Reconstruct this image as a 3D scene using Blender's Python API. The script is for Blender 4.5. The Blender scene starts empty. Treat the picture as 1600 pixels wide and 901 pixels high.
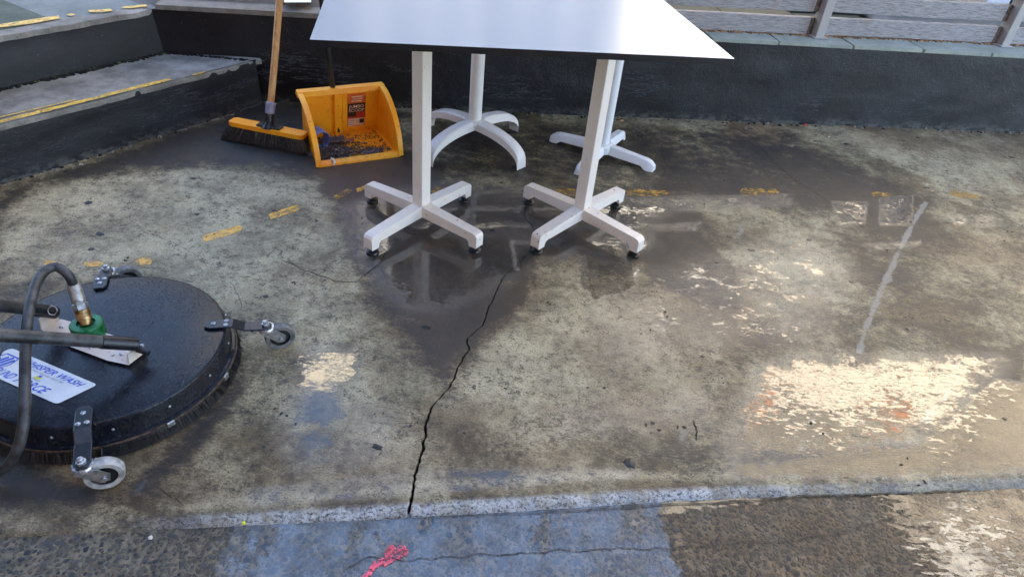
import bpy, bmesh, math, random
import numpy as np
from mathutils import Vector, Matrix, noise as mnoise

random.seed(7)
rng = np.random.default_rng(7)
S = bpy.context.scene
COL = S.collection
R = math.radians

# ------------------------------------------------------------------ camera
CAM_F, CAM_PITCH, CAM_ROLL, CAM_H = 1055.65, 0.6345, 0.1035, 1.218     # px (1600 wide), rad, rad, m
_fw = Vector((0, math.cos(CAM_PITCH), -math.sin(CAM_PITCH)))
_u0 = Vector((0, math.sin(CAM_PITCH), math.cos(CAM_PITCH)))
_r0 = Vector((1, 0, 0))
_rt = _r0 * math.cos(CAM_ROLL) + _u0 * math.sin(CAM_ROLL)
_up = _u0 * math.cos(CAM_ROLL) - _r0 * math.sin(CAM_ROLL)
CAM = Vector((0, 0, CAM_H))
cd = bpy.data.cameras.new('camera')
cd.sensor_width = 36.0
cd.lens = CAM_F / 1600 * 36.0
cd.clip_start, cd.clip_end = 0.05, 2000
co = bpy.data.objects.new('camera', cd)
COL.objects.link(co)
_m = Matrix((_rt, _up, -_fw)).transposed().to_4x4()
_m.translation = CAM
co.matrix_world = _m
S.camera = co

# ------------------------------------------------------------------ light
SUN_EL = R(44)
SUN_AZ = math.atan2(-0.50, -0.86)         # the sun stands behind the camera, a little left
w = bpy.data.worlds.new('World')
S.world = w
w.use_nodes = True
wn = w.node_tree
bg = wn.nodes['Background']
sky = wn.nodes.new('ShaderNodeTexSky')
sky.sky_type = 'NISHITA'
sky.sun_disc = False
sky.sun_elevation = SUN_EL
sky.sun_rotation = SUN_AZ
sky.air_density = 1.0
sky.dust_density = 0.6
sky.ozone_density = 1.6
wn.links.new(sky.outputs[0], bg.inputs[0])
bg.inputs[1].default_value = 0.13
sl = bpy.data.lights.new('sun', 'SUN')
sl.energy = 5.0
sl.angle = R(0.5)
sl.color = (1.0, 0.93, 0.82)
so = bpy.data.objects.new('sun', sl)
COL.objects.link(so)
_sd = Vector((math.sin(SUN_AZ) * math.cos(SUN_EL), math.cos(SUN_AZ) * math.cos(SUN_EL), math.sin(SUN_EL)))
so.rotation_euler = _sd.to_track_quat('Z', 'Y').to_euler()
so.location = (0, -20, 40)
S.view_settings.view_transform = 'Standard'
S.view_settings.look = 'None'
S.view_settings.exposure = 2.92
S.view_settings.gamma = 1.0
S.cycles.max_bounces = 8
S.cycles.diffuse_bounces = 4
S.cycles.glossy_bounces = 4

# ------------------------------------------------------------------ measuring
def G(x, y, z=0.0):
    """the point at height z seen at photograph pixel (x, y)"""
    d = _fw + _rt * ((x - 800) / CAM_F) - _up * ((y - 450.5) / CAM_F)
    return CAM + d * ((z - CAM_H) / d.z)

def GY(x, y, Y):
    d = _fw + _rt * ((x - 800) / CAM_F) - _up * ((y - 450.5) / CAM_F)
    return CAM + d * (Y / d.y)

# ------------------------------------------------------------------ nodes
class NT:
    def __init__(s, name):
        s.m = bpy.data.materials.new(name)
        s.m.use_nodes = True
        s.t = s.m.node_tree
        s.t.nodes.clear()
        s.out = s.t.nodes.new('ShaderNodeOutputMaterial')
        s._pos = None
    def n(s, typ, ins=None, out=0, **at):
        nd = s.t.nodes.new('ShaderNode' + typ)
        for k, v in at.items():
            setattr(nd, k, v)
        for k, v in (ins or {}).items():
            s.put(nd.inputs[k], v)
        return nd if out is None else nd.outputs[out]
    def put(s, sock, v):
        if isinstance(v, bpy.types.NodeSocket):
            s.t.links.new(v, sock)
        else:
            sock.default_value = v
    def math(s, op, a, b=0.0, c=0.0, clamp=False):
        nd = s.t.nodes.new('ShaderNodeMath')
        nd.operation = op
        nd.use_clamp = clamp
        for i, v in enumerate((a, b, c)):
            s.put(nd.inputs[i], v)
        return nd.outputs[0]
    def vmath(s, op, a, b=(0, 0, 0)):
        nd = s.t.nodes.new('ShaderNodeVectorMath')
        nd.operation = op
        s.put(nd.inputs[0], a)
        if op == 'SCALE':
            s.put(nd.inputs[3], b)
        else:
            s.put(nd.inputs[1], b)
        return nd.outputs[0]
    def mix(s, f, a, b, blend='MIX'):
        nd = s.t.nodes.new('ShaderNodeMix')
        nd.data_type = 'RGBA'
        nd.blend_type = blend
        nd.clamp_factor = True
        for i, v in ((0, f), (6, a), (7, b)):
            if not isinstance(v, bpy.types.NodeSocket) and i > 0 and len(v) == 3:
                v = (*v, 1)
            s.put(nd.inputs[i], v)
        return nd.outputs[2]
    def step(s, v, lo, hi, a=0.0, b=1.0):
        nd = s.t.nodes.new('ShaderNodeMapRange')
        nd.interpolation_type = 'SMOOTHSTEP'
        for i, x in enumerate((v, lo, hi, a, b)):
            s.put(nd.inputs[i], x)
        return nd.outputs[0]
    def pos(s):
        if s._pos is None:
            s._pos = s.n('NewGeometry', out=None).outputs['Position']
        return s._pos
    def obj(s):
        return s.n('TexCoord', out=None).outputs['Object']
    def noise(s, vec, scale, detail=4.0, rough=0.55, dist=0.0, out=0):
        return s.n('TexNoise', {'Vector': vec, 'Scale': scale, 'Detail': detail, 'Roughness': rough, 'Distortion': dist}, out=out)
    def stretch(s, vec, sc, rot=(0, 0, 0), loc=(0, 0, 0)):
        return s.n('Mapping', {'Vector': vec, 'Scale': sc, 'Rotation': rot, 'Location': loc})
    def bump(s, h, dist, strength=1.0, normal=None):
        ins = {'Height': h, 'Distance': dist, 'Strength': strength}
        if normal is not None:
            ins['Normal'] = normal
        return s.n('Bump', ins)
    def bsdf(s, **kw):
        nd = s.t.nodes.new('ShaderNodeBsdfPrincipled')
        for k, v in kw.items():
            k = k.replace('_', ' ')
            if not isinstance(v, bpy.types.NodeSocket) and isinstance(v, tuple) and len(v) == 3 and 'Color' in k:
                v = (*v, 1)
            s.put(nd.inputs[k], v)
        s.t.links.new(nd.outputs[0], s.out.inputs[0])
        return nd

def film_normal(k, p, calm, rip):
    """surface normal of a thin sheet of water, rippled by wind and drips"""
    v1 = k.noise(k.stretch(p, (1.0, 2.2, 1.0), (0, 0, 0.3)), 16, 3, 0.5, 0.3, out=1)
    v2 = k.noise(k.stretch(p, (1.0, 2.6, 1.0), (0, 0, 0.22)), 40, 2, 0.5, 0.5, out=1)
    a = k.vmath('SUBTRACT', v1, (0.5, 0.5, 0.5))
    b = k.vmath('SUBTRACT', v2, (0.5, 0.5, 0.5))
    a = k.vmath('SCALE', a, calm)
    b = k.vmath('SCALE', b, rip)
    c = k.vmath('MULTIPLY', k.vmath('ADD', a, b), (1, 1, 0))
    return k.vmath('NORMALIZE', k.vmath('ADD', c, (0, 0, 1)))

def simple(name, color, rough=0.5, metal=0.0, var=0.15, scale=30, bump=0.0, bscale=200, spec=0.5, coat=0.0):
    k = NT(name)
    p = k.obj()
    n1 = k.noise(p, scale, 5, 0.6)
    c2 = tuple(max(0, c * (1 - 2 * var)) for c in color)
    c3 = tuple(min(1, c * (1 + var)) for c in color)
    col = k.mix(k.step(n1, 0.3, 0.7), c2, c3)
    rr = k.math('ADD', rough - 0.08, k.math('MULTIPLY', k.noise(p, scale * 2.3, 3), 0.16))
    kw = dict(Base_Color=col, Roughness=rr, Metallic=metal, Specular_IOR_Level=spec)
    if coat:
        kw['Coat_Weight'] = coat
        kw['Coat_Roughness'] = 0.15
    if bump:
        kw['Normal'] = k.bump(k.noise(p, bscale, 4, 0.6), bump)
    k.bsdf(**kw)
    return k.m

def chipped(name, color, chip=(0.03, 0.02, 0.015), amount=0.66, rough=0.35, rust=(0.25, 0.09, 0.04), size=90):
    """powder-coated metal with grime specks, a few chips and a trace of rust"""
    k = NT(name)
    p = k.obj()
    big = k.noise(p, 9, 4)
    spk = k.noise(p, size, 3, 0.6)
    chipm = k.step(k.math('ADD', spk, k.math('MULTIPLY', big, 0.25)), amount + .16, amount + .2)
    dirt = k.step(k.noise(p, 14, 6, 0.7), 0.5, 0.85)
    col = k.mix(k.math('MULTIPLY', dirt, 0.35), color, tuple(c * 0.62 * t for c, t in zip(color, (1.0, .93, .84))))
    fine = k.step(k.noise(p, 230, 2, 0.5), 0.705, 0.745)
    col = k.mix(k.math('MULTIPLY', fine, 0.55), col, (0.12, 0.08, 0.06))
    rs = k.step(k.noise(p, 34, 4, 0.7), 0.68, 0.78)
    col = k.mix(k.math('MULTIPLY', rs, 0.4), col, rust)
    col = k.mix(chipm, col, chip)
    k.bsdf(Base_Color=col, Roughness=k.math('ADD', rough, k.math('MULTIPLY', dirt, 0.25)),
           Normal=k.bump(k.math('SUBTRACT', k.math('MULTIPLY', k.noise(p, 260, 2), 0.3), chipm), 0.0006))
    return k.m

# ------------------------------------------------------------------ mesh building
class MB:
    def __init__(s):
        s.v, s.f, s.mi = [], [], []
    def add(s, verts, faces, m=0):
        o = len(s.v)
        s.v += [Vector(v) for v in verts]
        s.f += [tuple(i + o for i in f) for f in faces]
        s.mi += [m] * len(faces)
        return s
    def box(s, c, size, rot=0.0, m=0, axes=None):
        c = Vector(c)
        if axes is None:
            ax = (Vector((math.cos(rot), math.sin(rot), 0)), Vector((-math.sin(rot), math.cos(rot), 0)), Vector((0, 0, 1)))
        else:
            ax = axes
        vs = [c + ax[0] * (size[0] / 2 * i) + ax[1] * (size[1] / 2 * j) + ax[2] * (size[2] / 2 * k)
              for k in (-1, 1) for j in (-1, 1) for i in (-1, 1)]
        return s.add(vs, [(0, 2, 3, 1), (4, 5, 7, 6), (0, 1, 5, 4), (2, 6, 7, 3), (0, 4, 6, 2), (1, 3, 7, 5)], m)
    def prism(s, poly, z0, z1, m=0, mtop=None):
        """polygon (counter-clockwise, world x,y) pulled from z0 to z1 (floats or one per corner)"""
        n = len(poly)
        a = [Vector((p[0], p[1], z0)) for p in poly] + [Vector((p[0], p[1], z1)) for p in poly]
        s.add(a, [tuple(range(n - 1, -1, -1))], m)
        s.add(a, [tuple(range(n, 2 * n))], m if mtop is None else mtop)
        s.add(a, [(i, (i + 1) % n, n + (i + 1) % n, n + i) for i in range(n)], m)
        return s
    def hull(s, lower, upper, m=0, mtop=None):
        n = len(lower)
        a = [Vector(p) for p in lower] + [Vector(p) for p in upper]
        s.add(a, [tuple(range(n - 1, -1, -1))], m)
        s.add(a, [tuple(range(n, 2 * n))], m if mtop is None else mtop)
        s.add(a, [(i, (i + 1) % n, n + (i + 1) % n, n + i) for i in range(n)], m)
        return s
    def tube(s, pts, rad, n=12, m=0, cap=True):
        pts = [Vector(p) for p in pts]
        if not hasattr(rad, '__len__'):
            rad = [rad] * len(pts)
        o = len(s.v)
        prev = None
        for i, p in enumerate(pts):
            t = (pts[min(i + 1, len(pts) - 1)] - pts[max(i - 1, 0)]).normalized()
            if prev is None:
                x = t.orthogonal().normalized()
            else:
                x = (prev - t * prev.dot(t)).normalized()
            prev = x
            y = t.cross(x)
            for j in range(n):
                a = 2 * math.pi * j / n
                s.v.append(p + (x * math.cos(a) + y * math.sin(a)) * rad[i])
        for i in range(len(pts) - 1):
            for j in range(n):
                s.f.append((o + i * n + j, o + i * n + (j + 1) % n, o + (i + 1) * n + (j + 1) % n, o + (i + 1) * n + j))
                s.mi.append(m)
        if cap:
            s.f.append(tuple(o + j for j in range(n - 1, -1, -1)))
            s.f.append(tuple(o + (len(pts) - 1) * n + j for j in range(n)))
            s.mi += [m, m]
        return s
    def lathe(s, c, prof, n=48, m=0, axis=None, cap=True):
        """profile of (radius, height) pairs turned about an axis through c"""
        c = Vector(c)
        z = Vector(axis).normalized() if axis is not None else Vector((0, 0, 1))
        x = z.orthogonal().normalized() if axis is not None else Vector((1, 0, 0))
        y = z.cross(x)
        o = len(s.v)
        for r, h in prof:
            for j in range(n):
                a = 2 * math.pi * j / n
                s.v.append(c + z * h + (x * math.cos(a) + y * math.sin(a)) * r)
        for i in range(len(prof) - 1):
            for j in range(n):
                s.f.append((o + i * n + j, o + i * n + (j + 1) % n, o + (i + 1) * n + (j + 1) % n, o + (i + 1) * n + j))
                s.mi.append(m)
        if cap:
            s.f.append(tuple(o + j for j in range(n - 1, -1, -1)))
            s.f.append(tuple(o + (len(prof) - 1) * n + j for j in range(n)))
            s.mi += [m, m]
        return s
    def build(s, name, mats, parent=None, bevel=0.0, smooth=False, seg=2, angle=40):
        me = bpy.data.meshes.new(name)
        base = Vector((0, 0, 0))
        q = parent
        while q is not None:
            base += q.location
            q = q.parent
        me.from_pydata([tuple(v - base) for v in s.v], [], s.f)
        for mm in (mats if isinstance(mats, (list, tuple)) else [mats]):
            me.materials.append(mm)
        me.polygons.foreach_set('material_index', s.mi)
        bm = bmesh.new()
        bm.from_mesh(me)
        bmesh.ops.recalc_face_normals(bm, faces=bm.faces)
        bm.to_mesh(me)
        bm.free()
        o = bpy.data.objects.new(name, me)
        COL.objects.link(o)
        if parent is not None:
            o.parent = parent
        if bevel:
            b = o.modifiers.new('bevel', 'BEVEL')
            b.width = bevel
            b.segments = seg
            b.limit_method = 'ANGLE'
            b.angle_limit = R(angle)
        if smooth:
            for p in me.polygons:
                p.use_smooth = True
            sharp_by_angle(me, 35)
        return o

def sharp_by_angle(me, deg):
    bm = bmesh.new()
    bm.from_mesh(me)
    lim = R(deg)
    for e in bm.edges:
        if len(e.link_faces) == 2 and e.calc_face_angle(0) > lim:
            e.smooth = False
    bm.to_mesh(me)
    bm.free()

def tag(o, label=None, cat=None, group=None, kind=None):
    if label: o['label'] = label
    if cat: o['category'] = cat
    if group: o['group'] = group
    if kind: o['kind'] = kind
    return o

def thing(name, loc, label, cat, group=None):
    o = bpy.data.objects.new(name, None)
    o.empty_display_size = 0.05
    COL.objects.link(o)
    o.location = Vector(loc)
    return tag(o, label, cat, group)

def text_mesh(name, body, mat, parent, origin, ex, ey, size, shear=0.0, fat=0.0, align='LEFT', lift=(0, 0, 0.0006)):
    """lettering laid along the world vectors ex, ey"""
    c = bpy.data.curves.new(name, 'FONT')
    c.body = body
    c.size = 1.0
    c.shear = shear
    c.offset = fat
    c.align_x = align
    c.fill_mode = 'FRONT'
    c.resolution_u = 3
    t = bpy.data.objects.new(name, c)
    COL.objects.link(t)
    dg = bpy.context.evaluated_depsgraph_get()
    me = bpy.data.meshes.new_from_object(t.evaluated_get(dg))
    bpy.data.objects.remove(t)
    base = Vector((0, 0, 0))
    q = parent
    while q is not None:
        base += q.location
        q = q.parent
    ex, ey, origin = Vector(ex), Vector(ey), Vector(origin) + Vector(lift)
    for v in me.vertices:
        v.co = origin + ex * (v.co.x * size) + ey * (v.co.y * size) - base
    me.materials.clear()
    me.materials.append(mat)
    o = bpy.data.objects.new(name, me)
    COL.objects.link(o)
    o.parent = parent
    return o

def jag(pts, step, amp, seed=0):
    """a polyline resampled and roughened like a crack"""
    out = []
    for a, b in zip(pts[:-1], pts[1:]):
        a, b = Vector(a), Vector(b)
        n = max(1, int((b - a).length / step))
        for i in range(n):
            out.append(a.lerp(b, i / n))
    out.append(Vector(pts[-1]))
    r = []
    for i, p in enumerate(out):
        d = mnoise.noise_vector(Vector((p.x * 40, p.y * 40, seed))) * amp + mnoise.noise_vector(Vector((p.x * 160, p.y * 160, seed + 9))) * amp * .5
        r.append(p + Vector((d.x, d.y, 0)))
    return r

def ribbon(mb, pts, w0, w1, z, seed=0, m=0):
    """a flat thin irregular strip lying at height z"""
    n = len(pts)
    vs = []
    for i, p in enumerate(pts):
        t = (pts[min(i + 1, n - 1)] - pts[max(i - 1, 0)]).normalized()
        q = Vector((-t.y, t.x, 0))
        f = i / max(1, n - 1)
        ww = (w0 + (w1 - w0) * f) * (0.55 + 0.9 * abs(mnoise.noise(Vector((p.x * 70, p.y * 70, seed + 3)))) + .25 * random.random()) * .5
        if i in (0, n - 1):
            ww *= .2
        zz = z(p) if callable(z) else z
        vs += [Vector((p.x, p.y, zz)) + q * ww, Vector((p.x, p.y, zz)) - q * ww]
    mb.add(vs, [(2 * i, 2 * i + 1, 2 * i + 3, 2 * i + 2) for i in range(n - 1)], m)

def blob(mb, c, r, h, seed=0, n=12, stretch=1.0, ang=0.0, m=0, rough=.3):
    """a small low irregular lump lying on the ground"""
    c = Vector(c)
    vs = []
    for lvl, (k, z) in enumerate(((1.0, -0.001), (0.8, h * .7))):
        for j in range(n):
            a = 2 * math.pi * j / n
            rr = r * k * (1 + rough * mnoise.noise(Vector((math.cos(a) * 1.7, math.sin(a) * 1.7, seed * 3.7))))
            x, y = rr * math.cos(a) * stretch, rr * math.sin(a)
            vs.append(c + Vector((x * math.cos(ang) - y * math.sin(ang), x * math.sin(ang) + y * math.cos(ang), z)))
    vs.append(c + Vector((0, 0, h)))
    fs = [(j, (j + 1) % n, n + (j + 1) % n, n + j) for j in range(n)] + [(n + j, n + (j + 1) % n, 2 * n) for j in range(n)]
    mb.add(vs, fs, m)

# ================================================================== MATERIALS
M = {}
def concrete_floor():
    k = NT('wet_concrete')
    p = k.pos()
    at = k.n('Attribute', out=None, attribute_name='masks')
    sep = k.n('SeparateColor', {0: at.outputs['Color']}, out=None)
    film0, damp0, brown0 = sep.outputs[0], sep.outputs[1], sep.outputs[2]
    at2 = k.n('Attribute', out=None, attribute_name='marks')
    sep2 = k.n('SeparateColor', {0: at2.outputs['Color']}, out=None)
    crack0, pale0, lip0 = sep2.outputs[0], sep2.outputs[1], sep2.outputs[2]
    ed = k.noise(k.stretch(p, (1, 1.5, 1), (0, 0, .2)), 16, 5, 0.6)
    ef = k.noise(k.stretch(p, (1, 2.1, 1), (0, 0, .25)), 75, 4, 0.65)
    eg = k.noise(k.stretch(p, (1, 1.7, 1), (0, 0, .25)), 260, 2, 0.6)
    # ragged edges of the wet patches
    def cen(x, a_): return k.math('MULTIPLY', k.math('SUBTRACT', x, 0.5), a_)
    el_ = k.noise(p, 5.0, 4, 0.6)
    rag = k.math('ADD', k.math('ADD', cen(ed, 0.9), cen(ef, 0.7)), k.math('ADD', cen(eg, 0.10), cen(el_, 0.7)))
    film = k.step(k.math('ADD', film0, rag), 0.42, 0.56)
    fl1 = k.noise(k.stretch(p, (1, 2.6, 1), (0, 0, .22)), 26, 5, .62)
    fl2 = k.noise(k.stretch(p, (1, 2.8, 1), (0, 0, .15)), 60, 4, .62)
    fil = k.math('MULTIPLY', k.step(k.math('ABSOLUTE', k.math('SUBTRACT', fl1, .5)), .004, .020), k.step(k.math('ABSOLUTE', k.math('SUBTRACT', fl2, .53)), .003, .016))
    film = k.math('MULTIPLY', film, k.math('MAXIMUM', fil, k.step(film0, .80, .95)))
    damp = k.step(k.math('ADD', damp0, k.math('MULTIPLY', rag, 1.1)), 0.22, 0.72)
    # trowel and broom marks: grain directions taken in turn, arcs as the float was swung
    warp = k.vmath('ADD', p, k.vmath('SCALE', k.vmath('SUBTRACT', k.noise(p, 3.0, 2, out=1), (0.5, 0.5, 0.5)), 0.10))
    g1 = k.noise(k.stretch(warp, (22, 95, 1), (0, 0, 0.35)), 1.9, 7, 0.78)
    g2 = k.noise(k.stretch(warp, (22, 105, 1), (0, 0, -0.55)), 1.8, 7, 0.78)
    sel = k.step(k.noise(p, 3.3, 3), 0.46, 0.54)
    grain = k.math('ADD', k.math('MULTIPLY', g1, sel), k.math('MULTIPLY', g2, k.math('SUBTRACT', 1.0, sel)))
    zone = k.step(k.noise(p, 5.2, 5, .7), 0.47, 0.62)          # where the marks are deep
    fine = k.noise(k.stretch(p, (1, 1.5, 1), (0, 0, .3)), 230, 5, 0.75)
    grit = k.math('ADD', k.math('MULTIPLY', k.noise(p, 38, 9, 0.82), .6), k.math('MULTIPLY', k.noise(k.stretch(p, (1, 1.4, 1), (0, 0, .4)), 150, 6, 0.8), .4))
    pit = k.n('TexVoronoi', {'Vector': p, 'Scale': 95.0, 'Randomness': 1.0}, out=0)
    pits = k.math('MULTIPLY', k.step(pit, 0.16, 0.05), k.step(k.noise(p, 9, 2), 0.52, 0.62))
    mott = k.noise(p, 5.5, 8, 0.70)
    mott2 = k.noise(p, 1.5, 4, 0.6)
    stain = k.noise(k.vmath('ADD', p, (3.1, 1.7, 0)), 3.1, 7, 0.72)
    col = k.mix(k.step(mott, 0.36, 0.64), (0.17, 0.145, 0.085), (0.45, 0.395, 0.26))
    col = k.mix(k.math('MULTIPLY', k.step(mott2, 0.45, 0.75), 0.45), col, (0.30, 0.22, 0.11))
    col = k.mix(k.math('MULTIPLY', pale0, 0.75), col, k.mix(k.step(mott, .34, .60), (0.36, 0.32, 0.225), (0.66, 0.60, 0.44)))
    streak = k.math('MULTIPLY', k.step(grain, 0.49, 0.41), k.math('ADD', .10, k.math('MULTIPLY', zone, .70)))
    col = k.mix(k.math('MULTIPLY', streak, 0.88), col, (0.050, 0.046, 0.034))
    col = k.mix(k.math('MULTIPLY', k.step(grain, 0.52, 0.62), 0.45), col, (0.48, 0.44, 0.32))
    gz = k.math('ADD', .35, k.math('MULTIPLY', k.step(k.noise(p, 7.5, 5, .7), .42, .60), .6))
    col = k.mix(k.math('MULTIPLY', k.step(grit, 0.485, 0.445), gz), col, (0.060, 0.055, 0.042))
    col = k.mix(k.math('MULTIPLY', k.step(grit, 0.515, 0.56), 0.55), col, (0.50, 0.46, 0.35))
    col = k.mix(k.math('MULTIPLY', k.step(fine, 0.47, 0.40), 0.65), col, (0.06, 0.056, 0.043))
    col = k.mix(pits, col, (0.02, 0.02, 0.018))
    col = k.mix(k.math('MULTIPLY', brown0, 0.8), col, k.mix(0.55, col, (0.20, 0.10, 0.04)))
    col = k.mix(k.math('MULTIPLY', k.math('MULTIPLY', k.step(stain, .47, .58), k.math('SUBTRACT', 1.0, k.math('MULTIPLY', pale0, .7))), .75), col, k.mix(1.0, col, (.40, .32, .21), 'MULTIPLY'))
    jm = k.step(k.math('ADD', at.outputs['Alpha'], k.math('MULTIPLY', rag, 1.5)), .44, .60)
    wet = k.math('MAXIMUM', damp, k.math('MULTIPLY', film, 0.75))
    col = k.mix(wet, col, k.mix(1.0, col, (0.21, 0.165, 0.105), 'MULTIPLY'))
    col = k.mix(k.math('MULTIPLY', jm, .75), col, (0.34, 0.33, 0.295))
    # broken edge of the slab: aggregate, with the sky's sheen painted into pale grains
    ln = k.noise(k.stretch(p, (1, 1.3, 1.3)), 120, 7, 0.78)
    lcol = k.mix(k.step(ln, 0.40, 0.52), (0.07, 0.07, 0.068), (0.78, 0.78, 0.77))
    lip0 = k.math('MULTIPLY', lip0, k.math('ADD', .45, k.math('MULTIPLY', k.step(k.noise(p, 24, 5, .7), .40, .58), .55)))
    col = k.n('Gamma', {0: col, 1: 1.35})
    col = k.mix(1.0, col, (1.46, 1.45, 1.42), 'MULTIPLY')
    col = k.mix(lip0, col, lcol)
    col = k.mix(crack0, col, (0.012, 0.011, 0.010))
    h = k.math('ADD', k.math('MULTIPLY', grain, 1.2), k.math('MULTIPLY', fine, 0.45))
    h = k.math('ADD', h, k.math('MULTIPLY', grit, 1.3))
    h = k.math('SUBTRACT', h, k.math('MULTIPLY', pits, 1.2))
    h = k.math('SUBTRACT', h, k.math('MULTIPLY', k.math('SUBTRACT', 0.0, k.math('MULTIPLY', ln, lip0)), 2.2))
    nrm = k.bump(h, 0.0048)
    hc_ = k.math('ADD', k.math('MULTIPLY', grain, .7), k.math('ADD', k.math('MULTIPLY', grit, .9), k.math('MULTIPLY', k.noise(k.stretch(p, (1, 1.7, 1), (0, 0, .25)), 150, 4, .7), .8)))
    skin = k.bump(hc_, 0.0027)                 # the thin water skin that follows the concrete
    rough = k.math('ADD', 0.40, k.math('MULTIPLY', k.noise(p, 12, 4), 0.2))
    skinw = k.math('ADD', .20, k.math('MULTIPLY', damp, .16))
    skinw = k.math('ADD', skinw, k.math('MULTIPLY', k.step(film0, .12, .40), .55))
    calmz = k.step(k.n('SeparateXYZ', {0: p}, out=0), .45, .20)       # the thinner sheet left of the second table column
    cw = k.math('MULTIPLY', k.math('SUBTRACT', 1.0, k.math('MULTIPLY', crack0, 0.95)), k.math('MAXIMUM', k.math('MULTIPLY', film, k.math('SUBTRACT', 1.0, k.math('MULTIPLY', calmz, .5))), skinw))
    rip = k.math('ADD', 0.024, k.math('MULTIPLY', k.step(k.n('SeparateXYZ', {0: p}, out=0), 0.25, 0.7), k.math('MULTIPLY', k.step(k.noise(p, 8, 3, .6), .40, .66), 0.24)))
    fnr = film_normal(k, p, k.math('MULTIPLY', rip, .5), rip)
    cn = k.n('Mix', {0: film, 4: skin, 5: fnr}, out=1, data_type='VECTOR')
    k.bsdf(Base_Color=col, Roughness=rough, Normal=nrm, Specular_IOR_Level=k.math('SUBTRACT', 0.5, k.math('MULTIPLY', crack0, 0.45)),
           Coat_Weight=cw, Coat_IOR=1.9, Coat_Roughness=k.math('SUBTRACT', .12, k.math('MULTIPLY', film, k.math('SUBTRACT', .10, k.math('MULTIPLY', calmz, .035)))), Coat_Normal=cn)
    return k.m
M['floor'] = concrete_floor()

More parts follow.
